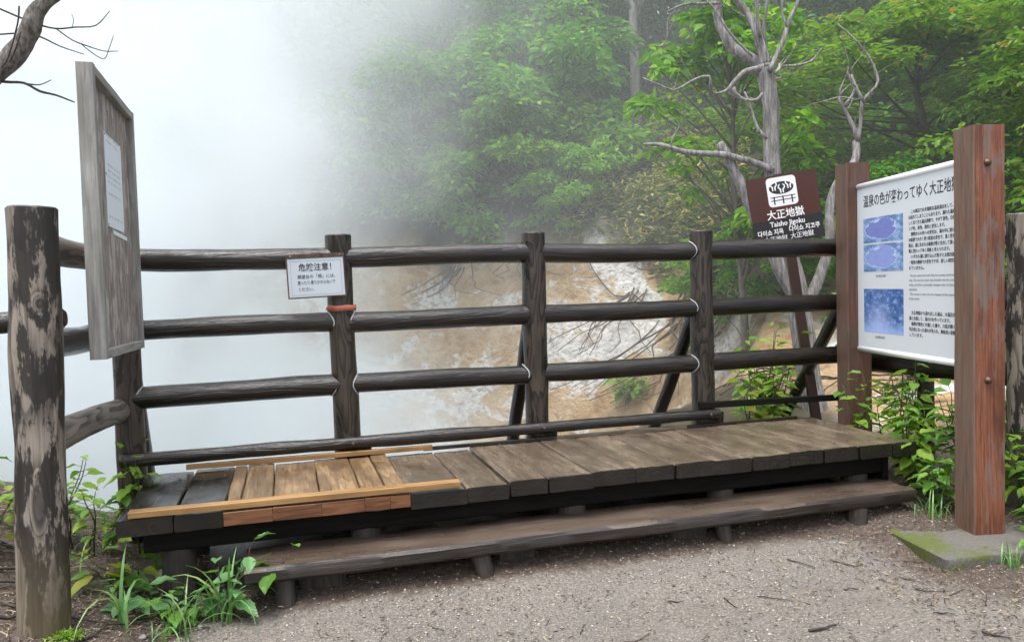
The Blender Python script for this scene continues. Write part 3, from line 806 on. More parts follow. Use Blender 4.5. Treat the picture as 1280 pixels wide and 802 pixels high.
# ------------------------------------------------------------------ brown place name sign
Bm = Matrix.Translation((3.765, 5.405, 2.0)) @ Matrix.Rotation(R(-16), 4, 'Z') @ Matrix.Rotation(R(-8.0), 4, 'Y')
bs = empty('place_name_sign', Bm, 'leaning brown place name sign on a post behind the fence', 'sign')
rect('panel', -0.27, 0.27, -0.075, 0.262, 0.0, M['brown_sign'], bs, 0.02)
rect('black_band', -0.27, 0.27, -0.262, -0.0755, 0.0, M['black_sign'], bs, 0.02)
def K(pts): return [(-0.0075+(x+0.0075)*1.1, 0.134+(z-0.125)*1.05) for x, z in pts]     # pictogram drawn small, enlarged
def ell(cx, cz, rx, rz, n=28): return [(cx+rx*math.cos(2*math.pi*k/n), cz+rz*math.sin(2*math.pi*k/n)) for k in range(n)]
pi_ = poly_plate('pictogram', K(rounded(-0.112, 0.097, 0.018, 0.232, 0.028)), -0.0106, M['white_print'], bs)
poly_plate('pond_mark', K(ell(-0.01, 0.152, 0.087, 0.046)), -0.0114, M['ink'], pi_)
for cx, cz in ((-0.063, 0.170), (-0.008, 0.147), (0.046, 0.174)):      # three rising plumes
    for s in (-1, 1):
        pts = [(cx+s*0.005, cz-0.034), (cx+s*0.0125, cz-0.034), (cx+s*0.014, cz-0.010), (cx+s*0.026, cz+0.006), (cx+s*0.024, cz+0.024), (cx+s*0.010, cz+0.034), (cx+s*0.009, cz+0.028), (cx+s*0.017, cz+0.018), (cx+s*0.017, cz+0.008), (cx+s*0.004, cz-0.006)]
        poly_plate('plume_mark', K(pts if s > 0 else pts[::-1]), -0.0122, M['white_print'], pi_)
for z0 in (0.084, 0.060): poly_plate('rail_mark', K([(-0.094, z0), (0.08, z0), (0.08, z0+0.006), (-0.094, z0+0.006)]), -0.0114, M['ink'], pi_)
for x0 in (-0.075, -0.012, 0.051): poly_plate('post_mark', K([(x0, 0.034), (x0+0.009, 0.034), (x0+0.009, 0.092), (x0, 0.092)]), -0.0122, M['ink'], pi_)
text_mesh('lettering', '大正地獄', 0.078, M['white_print'], bs, -0.152, -0.066, -0.0108, 0.29, bold=0.0013)
text_mesh('lettering', 'Taisho Jigoku', 0.055, M['white_print'], bs, -0.138, -0.128, -0.0108, 0.27, bold=0.0011)
text_mesh('lettering', '다이쇼 지옥', 0.048, M['white_print'], bs, -0.245, -0.186, -0.0108, 0.2, bold=0.0011)
text_mesh('lettering', '다이쇼 지고쿠', 0.048, M['white_print'], bs, 0.0, -0.182, -0.0108, 0.24, bold=0.0011)
text_mesh('lettering', '大正地狱', 0.048, M['white_print'], bs, -0.20, -0.240, -0.0108, 0.18, bold=0.0003)
text_mesh('lettering', '大正地獄', 0.048, M['white_print'], bs, 0.005, -0.236, -0.0108, 0.18, bold=0.0003)
pb = Bm @ Vector((0.0, 0.032, 0.272)); pe = Bm @ Vector((0.0, 0.032, -1.75))
pe = Vector(pe)
bar('post', pe, pb, 0.075, 0.04, M['sign_post'], bs, bevel=0.004, amp=0.0005, hint=(0.27, 0.96, 0), segs=4)

# ------------------------------------------------------------------ white information board between two brown posts
ang = math.atan2(-1.30, -0.27)
Im = Matrix.Translation((3.825, 4.715, 0)) @ Matrix.Rotation(ang, 4, 'Z')
ib = empty('information_board', Im, 'white information board with pond photos between two red brown posts', 'information board')
def Iw(x, y, z): return Im @ Vector((x, y, z))
LB = 1.335
hx = Im.to_3x3() @ Vector((0, 1, 0))
pa = bar('post', Iw(0, 0, gz(3.83, 4.7)-0.2), Iw(0, 0, 2.235), 0.168, 0.168, M['red_post_dark'], ib, bevel=0.006, amp=0.002, hint=hx, segs=16, sub=4)
pb_ = bar('post', Iw(LB, 0, 0.07), Iw(LB, 0, 2.225), 0.172, 0.172, M['red_post'], ib, bevel=0.006, amp=0.0025, hint=hx, segs=20, sub=4)
pb_['label'] = 'weathered red brown post with flaking paint standing on concrete'
for zz in (2.03, 0.90):
    link('bolt', tubes_mesh('bolt', [[(0, 0, 0, .019), (0.006, 0, 0, .019), (0.0065, 0, 0, .012), (0.018, 0, 0, .012), (0.02, 0, 0, .006)]], M['bolt'], 12, sub=1), Im @ Matrix.Translation((LB+0.087, -0.012, zz)), pb_)
PZ0, PZ1 = 0.965, 2.065
pn = rect('panel', 0.082, LB-0.082, PZ0+0.012, PZ1-0.012, 0.0, M['white_panel'], ib, 0.022)
for zz in (PZ0, PZ1):
    link('edge_tube', tubes_mesh('edge_tube', [[(0.083, 0, 0, 0.0215), (0.6, 0, 0, 0.0215), (LB-0.083, 0, 0, 0.0215)]], M['white_tube'], 14, sub=1), Im @ Matrix.Translation((0, 0, zz)), ib)
def photo_mat(name, kind):
    t = NT(name)
    g = t.n('SeparateXYZ', Vector=t.t.nodes.new('ShaderNodeTexCoord').outputs['Generated'])
    x, z = g.outputs[0], g.outputs[2]
    v = t.n('CombineXYZ', X=x, Y=z).outputs[0]
    n = t.noise(v, 4.0, 5, 0.62, 0.4)
    bgc = t.ramp(n, [(0.3, (0.03, 0.07, 0.2)), (0.5, (0.16, 0.28, 0.52)), (0.66, (0.5, 0.6, 0.85))])
    if kind < 2:
        ex = t.math('DIVIDE', t.math('SUBTRACT', x, 0.45), 0.42); ez = t.math('DIVIDE', t.math('SUBTRACT', z, 0.52), 0.40)
        rr = t.math('ADD', t.math('ADD', t.math('MULTIPLY', ex, ex), t.math('MULTIPLY', ez, ez)), t.math('MULTIPLY_ADD', n, 2.4, -1.2))
        ring = t.ramp(rr, [(0.80, 1.0), (0.84, 0.0)])
        rim_ = t.ramp(rr, [(0.84, 0.0), (0.88, 0.85), (1.15, 0.6), (1.5, 0.0)])
        c = t.mix(rim_, bgc, (0.62, 0.7, 0.92))
        c = t.mix(ring, c, t.mix(t.noise(v, 7.0, 4, 0.6), (0.13, 0.17, 0.44), (0.21, 0.25, 0.58)) if kind == 0 else t.mix(t.noise(v, 7.0, 4, 0.6), (0.2, 0.26, 0.58), (0.3, 0.37, 0.72)))
    else:
        lowf = t.ramp(z, [(0.02, 1.0), (0.3, 0.0)]); n3 = t.noise(v, 9.0, 5, 0.65)
        ex = t.math('ABSOLUTE', t.math('SUBTRACT', x, 0.38)); mist = t.math('MULTIPLY', t.ramp(ex, [(0.05, 0.75), (0.4, 0.0)]), t.ramp(z, [(0.2, 1.0), (0.75, 0.15)]))
        c = t.ramp(n3, [(0.3, (0.01, 0.03, 0.12)), (0.52, (0.06, 0.15, 0.4)), (0.72, (0.35, 0.52, 0.8))])
        c = t.mix(mist, c, (0.42, 0.5, 0.85)); c = t.mix(t.math('MULTIPLY', lowf, 0.75), c, (0.35, 0.5, 0.9))
    t.bsdf(c, 0.4)
    return t.m
for k, (z0, z1) in enumerate(((1.678, 1.842), (1.488, 1.666), (1.087, 1.374))):
    rect('photo', 0.165, 0.640, z0, z1, -0.0117, photo_mat('pond print %d' % k, k), pn, 0.001)
ty = -0.0118
def T(body, size, x, z, width=None, mat='ink', bold=0.0002): text_mesh('lettering', body, size, M[mat], ib, x, z, ty, width, bold=bold)
T('温泉の色が変わってゆく大正地獄', 0.086, 0.165, 1.925, 1.02, bold=0.0006)
body = ['　この周辺では不規則な温泉湧出をして、時々枯', 'は枯れてしまうこともあります。涸れた湯底に新', 'しく出てきた湯は透明で、やがて青色、白色、オレ', 'ンジ色、灰色、黒色と変化します。', '　透明からの色への変化は、湯の中に溶けた物質', 'の結果で大きく育つ粒度の変化で、黒く変わる過', '程は、湯に含まれる硫黄が鉄と化合して黒い硫化', '鉄に変わってゆく現象と考えられます。', '　いずれも湯に溶け込んだ粒子と太陽光線の反射', '・吸収の関係での変化ですが、詳しい研究はなさ', 'れていません。']
for k, s in enumerate(body): T(s, 0.0255, 0.70, 1.832-0.0340*k, len(s)*0.0225)
eng = ['  The hot water from this little hot spring would sometimes', 'stop. The new hot water that fountain into the round after this', 'is the, and then it gradually changes color to blue, white, gray', 'and black.', '  The reason is said to be the changes of the suspended', 'in the water.']
for k, s in enumerate(eng): T(s, 0.021, 0.70, 1.449-0.0278*k, len(s)*0.0085, 'ink_grey', 0.0)
tail = ['　大正地獄から流れ出した湯は、大湯沼からの', '湯と合流して、湯の川を作っています。', '　硫黄が黄色く付着した様や、川底が輝くよう', '乳白色になった流れが見られ、興味深い景観を呈', 'しています。']
for k, s in enumerate(tail): T(s, 0.0255, 0.70, 1.222-0.0335*k, len(s)*0.0225)
T('色の変化の様子', 0.018, 0.32, 1.452, None, 'ink_grey'); T('大正地獄の様子', 0.018, 0.30, 1.052, None, 'ink_grey')

sl = link('concrete_footing', sweep_bar('concrete_footing', 0.16, rrect_sub(0.80, 0.48, 0.012, 7), 4, M['concrete'], amp=0.006, seed=7, endround=0.008), Matrix.Translation((3.47, 3.29, 0.002)) @ Matrix.Rotation(R(-8), 4, 'Z'))
tag(sl, 'mossy grey concrete footing under the red brown board post', 'concrete footing')

# ------------------------------------------------------------------ grey notice board seen almost edge on
Nm = Matrix.Translation((-0.775, 3.79, 1.20)) @ Matrix.Rotation(R(90), 4, 'Z') @ Matrix.Rotation(R(0.8), 4, 'Y')
nb = empty('notice_board', Nm, 'grey framed notice board with a pinned paper hung on the side fence', 'notice board')
NL, NH, NTk = 0.97, 1.27, 0.068
def Nw(x, y, z): return Nm @ Vector((x, y, z))
ny_ = Nm.to_3x3() @ Vector((0, 1, 0))
for x in (0.022, NL-0.022): bar('frame', Nw(x, 0, 0), Nw(x, 0, NH), 0.044, NTk, M['grey_frame'], nb, bevel=0.003, amp=0.0012, hint=ny_)
for z in (0.02, NH-0.02): bar('frame', Nw(0.0442, 0, z), Nw(NL-0.0442, 0, z), 0.04, NTk-0.003, M['grey_frame'], nb, bevel=0.003, amp=0.0012, hint=ny_)
npan = rect('panel', 0.044, NL-0.044, 0.04, NH-0.04, 0.010, M['plywood'], nb, 0.018)
pt = NT('faded printed notice')
_g = pt.n('SeparateXYZ', Vector=pt.t.nodes.new('ShaderNodeTexCoord').outputs['Generated'])
_ln = pt.math('GREATER_THAN', pt.math('FRACT', pt.math('MULTIPLY', _g.outputs[2], 16.0)), 0.55)
_wd = pt.math('GREATER_THAN', pt.noise(pt.n('CombineXYZ', X=pt.math('MULTIPLY', _g.outputs[0], 22.0), Y=pt.math('MULTIPLY', pt.math('FLOOR', pt.math('MULTIPLY', _g.outputs[2], 16.0)), 7.3)).outputs[0], 1, 1, .5), 0.47)
_bl = pt.math('GREATER_THAN', pt.noise(pt.n('CombineXYZ', Y=pt.math('MULTIPLY', pt.math('FLOOR', pt.math('MULTIPLY', _g.outputs[2], 16.0)), 1.37)).outputs[0], 1, 1, .5), 0.5)
_mg = pt.math('LESS_THAN', pt.math('ABSOLUTE', pt.math('SUBTRACT', _g.outputs[0], 0.5)), 0.4)
pt.bsdf(pt.mix(pt.math('MULTIPLY', pt.math('MULTIPLY', pt.math('MULTIPLY', _ln, _wd), _mg), pt.math('MULTIPLY', _bl, 0.5)), (0.66, 0.72, 0.78), (0.25, 0.28, 0.32)), 0.5)
pp_ = rect('paper', 0.33, 0.73, 0.605, 1.045, -0.0008, pt.m, npan, 0.0015)
for x, z in ((0.34, 1.035), (0.72, 1.035), (0.34, 0.615), (0.72, 0.615), (0.335, 0.85), (0.74, 0.83)):
    link('pin', box_mesh('pin', .008, .008, .008, M['steel'], .003), Nm @ Matrix.Translation((x, -0.003, z)), npan)
bar('paper_scrap', Nw(0.45, -0.001, 0.585), Nw(0.79, -0.001, 0.578), 0.02, 0.002, M['paper'], npan, bevel=0.0005, amp=0.0003, hint=ny_)

# ------------------------------------------------------------------ bleached dead tree behind the fence
DEAD = [
    [(4.453, 5.947, -0.035, 0.175), (4.436, 5.964, 0.211, 0.154), (4.398, 5.993, 0.597, 0.14), (4.358, 6.02, 0.948, 0.14), (4.334, 6.039, 1.194, 0.133), (4.297, 6.061, 1.44, 0.119), (4.254, 6.086, 1.721, 0.105), (4.208, 6.116, 2.072, 0.0945), (4.172, 6.139, 2.353, 0.0945), (4.173, 6.155, 2.703, 0.0945), (4.171, 6.169, 2.983, 0.098), (4.146, 6.186, 3.194, 0.105), (4.124, 6.199, 3.334, 0.091)],  # trunk base
    [(4.317, 6.047, 1.264, 0.077), (4.206, 6.09, 1.512, 0.084), (4.133, 6.121, 1.725, 0.077), (4.022, 6.164, 1.973, 0.07), (3.924, 6.204, 2.221, 0.063), (3.838, 6.237, 2.419, 0.056), (3.777, 6.262, 2.561, 0.0525), (3.72, 6.282, 2.654, 0.042)],  # left fork stub
    [(4.459, 6.157, 1.137, 0.0644), (4.55, 6.14, 1.327, 0.0644), (4.641, 6.124, 1.539, 0.0572), (4.706, 6.117, 1.787, 0.0536), (4.731, 6.123, 2.072, 0.0501), (4.78, 6.118, 2.271, 0.0465), (4.882, 6.095, 2.396, 0.0465), (4.962, 6.078, 2.508, 0.0429), (4.989, 6.078, 2.672, 0.0393)],  # right fork
    [(4.988, 6.077, 2.65, 0.0322), (4.952, 6.093, 2.78, 0.025), (4.903, 6.114, 2.925, 0.0215), (4.833, 6.14, 3.055, 0.0215)],  # rf a
    [(4.892, 6.12, 2.982, 0.0143), (4.964, 6.104, 3.08, 0.0143), (4.982, 6.103, 3.18, 0.0107), (4.944, 6.118, 3.266, 0.0107)],  # rf a2
    [(5.023, 6.119, 2.659, 0.0288), (5.073, 6.115, 2.859, 0.0216), (5.094, 6.117, 3.038, 0.018), (5.196, 6.094, 3.157, 0.0144), (5.228, 6.09, 3.271, 0.0144), (5.145, 6.122, 3.447, 0.0126), (5.006, 6.168, 3.602, 0.0108), (4.9, 6.204, 3.721, 0.0072)],  # rf b
    [(5.009, 6.035, 2.995, 0.0177), (4.973, 6.051, 3.124, 0.0177), (4.923, 6.071, 3.232, 0.0142)],  # rf b2
    [(4.118, 6.105, 2.403, 0.0417), (3.993, 6.143, 2.449, 0.0382), (3.861, 6.183, 2.501, 0.0348), (3.729, 6.222, 2.54, 0.0348), (3.596, 6.261, 2.551, 0.0313), (3.429, 6.309, 2.577, 0.0313), (3.284, 6.352, 2.616, 0.0243), (3.165, 6.388, 2.648, 0.0209), (3.058, 6.418, 2.651, 0.0139)],  # horizontal
    [(4.107, 6.2, 3.251, 0.07), (4.051, 6.22, 3.351, 0.0665), (3.959, 6.249, 3.409, 0.063), (3.861, 6.281, 3.482, 0.056), (3.804, 6.301, 3.582, 0.0525), (3.77, 6.318, 3.73, 0.049), (3.75, 6.332, 3.906, 0.0455), (3.738, 6.345, 4.116, 0.042), (3.729, 6.361, 4.396, 0.0315)],  # upper left limb
    [(4.1, 6.152, 3.293, 0.0626), (4.099, 6.158, 3.425, 0.0591), (4.058, 6.176, 3.565, 0.0452), (3.997, 6.201, 3.713, 0.0452), (3.922, 6.228, 3.841, 0.0382), (3.834, 6.26, 3.989, 0.0348), (3.748, 6.293, 4.165, 0.0278)],  # upper right limb
    [(4.042, 6.128, 3.55, 0.0207), (4.016, 6.144, 3.723, 0.0207), (4.016, 6.152, 3.896, 0.0207), (4.019, 6.162, 4.137, 0.0173)],  # up thin1
    [(4.159, 6.248, 3.489, 0.0211), (4.175, 6.254, 3.7, 0.0176), (4.204, 6.255, 3.91, 0.0176), (4.235, 6.259, 4.191, 0.0141)],  # up thin2
    [(4.096, 6.099, 3.252, 0.0276), (4.168, 6.084, 3.374, 0.0276), (4.226, 6.073, 3.496, 0.0276), (4.271, 6.067, 3.633, 0.0242), (4.342, 6.052, 3.755, 0.0207), (4.402, 6.042, 3.905, 0.0173), (4.447, 6.036, 4.055, 0.0138)],  # right limb
    [(4.264, 6.068, 3.619, 0.0173), (4.248, 6.078, 3.73, 0.0138), (4.233, 6.087, 3.841, 0.0138), (4.218, 6.098, 3.965, 0.0104)],  # right limb b
    [(4.197, 6.072, 3.29, 0.0104), (4.33, 6.034, 3.279, 0.0138), (4.444, 6.003, 3.31, 0.0121), (4.499, 5.989, 3.364, 0.0104), (4.541, 5.98, 3.424, 0.0069)],  # right curve
    [(3.972, 6.03, 3.241, 0.0306), (3.88, 6.055, 3.231, 0.0306), (3.813, 6.073, 3.192, 0.0272), (3.758, 6.085, 3.112, 0.0238), (3.691, 6.102, 3.073, 0.0204), (3.61, 6.123, 3.035, 0.0136), (3.561, 6.14, 3.104, 0.017), (3.545, 6.149, 3.186, 0.0136), (3.446, 6.176, 3.176, 0.0136), (3.345, 6.202, 3.111, 0.0119), (3.266, 6.224, 3.093, 0.0102), (3.15, 6.258, 3.13, 0.0085), (3.015, 6.3, 3.202, 0.0068)],  # left elbow
    [(3.73, 6.04, 3.093, 0.0203), (3.753, 6.03, 3.018, 0.0169), (3.815, 6.009, 2.956, 0.0169), (3.893, 5.987, 2.96, 0.0169), (3.947, 5.974, 3.012, 0.0135)],  # left elbow b
    [(3.987, 5.997, 2.629, 0.0204), (3.939, 6.016, 2.739, 0.017), (3.892, 6.035, 2.877, 0.0136), (3.845, 6.055, 3.001, 0.0136), (3.827, 6.062, 3.055, 0.0102)],  # left spike
    [(3.911, 6.052, 3.352, 0.0136), (3.818, 6.084, 3.477, 0.0136), (3.724, 6.116, 3.589, 0.0136), (3.619, 6.153, 3.742, 0.0136), (3.538, 6.181, 3.839, 0.0102)],  # diag twig
    [(3.722, 6.233, 3.843, 0.0173), (3.589, 6.271, 3.847, 0.0173), (3.469, 6.305, 3.836, 0.0138), (3.362, 6.334, 3.812, 0.0104), (3.267, 6.359, 3.767, 0.0069)],  # top left twig
    [(3.375, 6.33, 3.812, 0.0086), (3.292, 6.349, 3.711, 0.0069), (3.273, 6.348, 3.573, 0.0069), (3.229, 6.357, 3.485, 0.0069), (3.143, 6.381, 3.494, 0.0052)],  # top left twig b
    [(4.118, 6.039, 3.21, 0.0205), (4.16, 6.029, 3.263, 0.0205), (4.175, 6.027, 3.304, 0.0137)],  # spur
    [(4.129, 6.033, 3.155, 0.0171), (4.183, 6.019, 3.174, 0.0103)],  # spur2
]
dt = empty('dead_tree', (4.44, 5.96, 0.1), 'bleached leafless dead tree with forked trunk behind the brown sign', 'tree')
rgd = random.Random(12)
for k, p in enumerate(DEAD):
    p = [(a_+rgd.uniform(-1, 1)*min(r_, .02)*(.25 if k < 3 else .8), b_+rgd.uniform(-1, 1)*.02, c_+rgd.uniform(-1, 1)*min(r_, .02)*(.25 if k < 3 else .8), r_*(.72 if k == 0 else .8)) for (a_, b_, c_, r_) in p]
    if k == 0: p = [(4.47, 5.93, gz(4.45, 5.95)-0.2, 0.18)] + p
    nm = 'trunk' if k == 0 else ('limb' if max(q[3] for q in p) > 0.026 else 'branch')
    og = p[0][:3]
    lo = link(nm, tubes_mesh(nm, [p], M['dead'], 18 if k == 0 else 10, 0.05 if k < 3 else 0.08, k*5, og, 3 if k < 3 else 2), Matrix.Translation(og), dt)
    for j in range(0 if k == 1 else (5 if k in (0, 3, 8, 9) else 2)):       # broken spurs and fine twigs
        i = rgd.randrange(max(1, len(p)//2), len(p))
        b_ = Vector(p[i][:3]); L_ = rgd.uniform(.12, .5)*(1.2 if k in (8, 9, 12) else .8)
        dv = Vector((rgd.uniform(-1, 1), rgd.uniform(-.6, .6), rgd.uniform(-.1, 1.1))).normalized()
        pts = []
        for q in range(5):
            pts.append((*b_, max(.0012, min(p[i][3]*.5, .009)*(1-q/4.6))))
            dv = (dv+Vector((rgd.uniform(-.4, .4), rgd.uniform(-.3, .3), rgd.uniform(-.25, .4)))).normalized()
            b_ = b_+dv*L_/4
        link('twig', tubes_mesh('twig', [pts], M['dead'], 5, 0, j, pts[0][:3], 1), Matrix.Translation(pts[0][:3]), lo)

# ------------------------------------------------------------------ bare tree leaning in from the left
LEFT = [
    [(-2.146, 4.335, 0.974, 0.0792), (-1.918, 4.293, 1.471, 0.072), (-1.657, 4.24, 1.931, 0.0648), (-1.401, 4.184, 2.284, 0.0576), (-1.238, 4.145, 2.459, 0.0504), (-1.13, 4.119, 2.556, 0.0468), (-1.068, 4.106, 2.641, 0.0432), (-1.022, 4.097, 2.74, 0.0396), (-0.971, 4.086, 2.803, 0.0324), (-0.906, 4.07, 2.859, 0.0288), (-0.82, 4.049, 2.95, 0.0216), (-0.745, 4.035, 3.092, 0.0144)],  # limb
    [(-1.057, 3.998, 2.637, 0.0039), (-1.08, 4.002, 2.567, 0.0035), (-1.109, 4.007, 2.505, 0.0032)],  # t1
    [(-1.059, 4.004, 2.749, 0.0042), (-1.069, 4.003, 2.672, 0.0039), (-1.115, 4.01, 2.526, 0.0035), (-1.144, 4.016, 2.485, 0.0028)],  # t0
    [(-1.2, 4.15, 2.789, 0.0043), (-1.105, 4.121, 2.743, 0.004), (-1.02, 4.095, 2.704, 0.0036), (-0.934, 4.069, 2.68, 0.0036), (-0.848, 4.045, 2.684, 0.0032), (-0.761, 4.021, 2.689, 0.0027), (-0.699, 4.006, 2.752, 0.0018)],  # t2
    [(-0.934, 4.069, 2.68, 0.0029), (-0.867, 4.048, 2.627, 0.0027), (-0.799, 4.027, 2.597, 0.0025), (-0.731, 4.007, 2.573, 0.0022), (-0.669, 3.989, 2.571, 0.0014)],  # t3
    [(-1.229, 4.205, 2.676, 0.0037), (-1.106, 4.17, 2.68, 0.0033), (-1.019, 4.145, 2.662, 0.0033), (-0.933, 4.118, 2.616, 0.0027), (-0.829, 4.087, 2.576, 0.0018)],  # t4
    [(-0.833, 4.038, 2.612, 0.0025), (-0.783, 4.021, 2.567, 0.0022), (-0.732, 4.005, 2.537, 0.0018), (-0.71, 4.001, 2.579, 0.0016), (-0.687, 3.997, 2.64, 0.0013)],  # t5
    [(-1.289, 4.161, 2.478, 0.0072), (-1.169, 4.125, 2.449, 0.0063), (-1.083, 4.1, 2.44, 0.0054), (-1.015, 4.079, 2.401, 0.0054), (-0.946, 4.059, 2.381, 0.0045), (-0.868, 4.035, 2.347, 0.0027)],  # t6
    [(-1.065, 4.095, 2.435, 0.0036), (-1.014, 4.08, 2.43, 0.0027), (-0.964, 4.067, 2.45, 0.0018)],  # t7
    [(-0.865, 4.05, 2.681, 0.0018), (-0.857, 4.049, 2.713, 0.0016), (-0.863, 4.052, 2.742, 0.0013)],  # t8
]
lt = empty('bare_tree', (-2.4, 4.4, 0.3), 'bare grey tree whose twiggy limb arches over the notice board', 'tree')
tr0 = [(-2.55, 4.42, gz(-2.55, 4.42)-0.2, 0.13), (-2.4, 4.4, 0.6, 0.1)] + LEFT[0]
link('limb', tubes_mesh('limb', [tr0], M['bark_near'], 14, 0.18, 3, tr0[0][:3], 4), Matrix.Translation(tr0[0][:3]), lt)
for k, p in enumerate(LEFT[1:]):
    link('twig', tubes_mesh('twig', [p], M['twig'], 6, 0.15, k, p[0][:3], 3), Matrix.Translation(p[0][:3]), lt)

# ------------------------------------------------------------------ leaves, crowns, trees
def leaf_cloud(name, C, D, N, size, mat, rng, width=0.45, fold=0.25, smooth=False):
    """many small folded leaves: centres C, pointing D, normals N (arrays n x 3)"""
    n = len(C)
    D = D/np.maximum(np.linalg.norm(D, axis=1), 1e-6)[:, None]
    S = np.cross(D, N); S /= np.maximum(np.linalg.norm(S, axis=1), 1e-6)[:, None]
    U = np.cross(S, D)
    s = size*rng.uniform(0.6, 1.25, n)[:, None]
    w = width*s*rng.uniform(0.8, 1.2, n)[:, None]
    base = C-D*s*0.5
    V = np.stack([base, base+D*s*.38+S*w*.5+U*w*fold, base+D*s*.75+S*w*.36+U*w*fold*.6-U*s*.04, base+D*s-U*s*.12, base+D*s*.75-S*w*.36+U*w*fold*.6-U*s*.04, base+D*s*.38-S*w*.5+U*w*fold], 1).reshape(-1, 3)
    b = (np.arange(n)*6)[:, None]
    F = np.concatenate([b+np.array([[0, 1, 2, 3]]), b+np.array([[0, 3, 4, 5]])], 0)
    return np_mesh(name, V, F, mat, False)
def crown_points(rng, centers, radii, per, flat=0.35, shell=0.5):
    """leaf centres in flattened pads round the twig tips, thinning at the rim"""
    P, O = [], []
    for c, r in zip(centers, radii):
        n = int(per*(r*r))
        v = rng.normal(size=(n, 3)); v /= np.linalg.norm(v, axis=1)[:, None]
        rad = rng.uniform(0, 1, n)**shell
        q = v*rad[:, None]*r; q[:, 2] *= flat
        q[:, 2] -= 0.18*(q[:, 0]**2+q[:, 1]**2)/max(r, .01)
        P.append(c+q); O.append(v)
    return np.concatenate(P), np.concatenate(O)
def make_tree(seed, H, crown0, cr, trunk_r, n_pads, pad, per, leaf, leafmat, lean=(0, 0), width=0.5, flat=0.4, limbs=9, bark='bark', sink=0.4):
    """meshes of one tree about its base: (trunk with limbs, crown)"""
    rng = np.random.RandomState(seed)
    top = np.array([lean[0], lean[1], H])
    tp = []
    for k in range(7):
        u = k/6
        q = top*u+np.array([.12*math.sin(k*1.7+seed), .12*math.cos(k*2.1+seed), 0])*H*.08*u
        tp.append((q[0], q[1], q[2]-(sink if k == 0 else 0), trunk_r*(1-.8*u)*(1.25 if k == 0 else 1)))
    paths = [tp]
    A = np.array(tp)
    cen, rad = [], []
    for k in range(n_pads):
        u = crown0+(1-crown0)*rng.uniform(0, 1)**.8
        az = k*2.399+rng.uniform(-.5, .5)
        prof = math.sin(math.pi*min(1, max(0.0, (u-crown0)/(1.02-crown0)))**0.75)*.9+.18
        rr = cr*prof*rng.uniform(.35, 1.0)
        s = u*6; i = min(int(s), 5); f = s-i
        o = A[i, :3]*(1-f)+A[i+1, :3]*f
        c = o+np.array([math.cos(az)*rr, math.sin(az)*rr, rng.uniform(-.3, .35)*pad+0.15*rr])
        cen.append(c); rad.append(pad*rng.uniform(.55, 1.2))
        if k < limbs*3:
            st = A[max(i-1, 0), :3]*(1-f)+A[max(i, 1), :3]*f
            r0 = trunk_r*(1-.8*u)*.45+.008
            mid = (st+c)/2+np.array([0, 0, -.05*rr+.08])
            paths.append([(*st, r0), (*mid, r0*.6), (*c, r0*.2+.003)])
    C, O = crown_points(rng, np.array(cen), np.array(rad), per, flat)
    n = len(C)
    D = O+rng.normal(size=(n, 3))*.6; D[:, 2] = D[:, 2]*.35-.25
    N = np.tile([0, 0, 1.0], (n, 1))+rng.normal(size=(n, 3))*.45
    return tubes_mesh('trunk', paths, M[bark], 7, 0.12, seed, sub=2), leaf_cloud('crown', C, D, N, leaf, M[leafmat], rng, width)
def put_tree(name, label, cat, parts, x, y, rot, s, group=None, sz=None, part_names=('trunk', 'crown'), dz=0.0):
    z = gz(x, y)+dz
    Mx = Matrix.Translation((x, y, z)) @ Matrix.Rotation(R(rot), 4, 'Z') @ Matrix.Diagonal((s, s, sz or s, 1))
    r_ = empty(name, Mx, label, cat, group)
    for nm, me in zip(part_names, parts):
        o = link(nm, me, Mx, r_)
        if nm in ('crown', 'foliage'): o['kind'] = 'stuff'
    return r_
protoD = make_tree(4, 6.5, .0, 2.6, .12, 70, .9, 300, .16, 'leaf_mid', (-.2, -.4), limbs=8)
protoE = make_tree(5, 6.0, .0, 2.5, .12, 66, .9, 300, .16, 'leaf_dark', (.2, -.4), limbs=8)
protoA = make_tree(1, 9.0, .18, 3.0, .17, 60, 1.0, 230, .17, 'leaf_dark', (.4, -.3))
protoB = make_tree(2, 8.0, .12, 2.8, .15, 56, .95, 250, .16, 'leaf_mid', (-.4, -.2))
protoC = make_tree(3, 9.0, .46, 2.8, .15, 50, 1.0, 230, .16, 'leaf_mid', (-.2, .2), limbs=16, bark='bark_pale')
G = 'trees on the hillside'
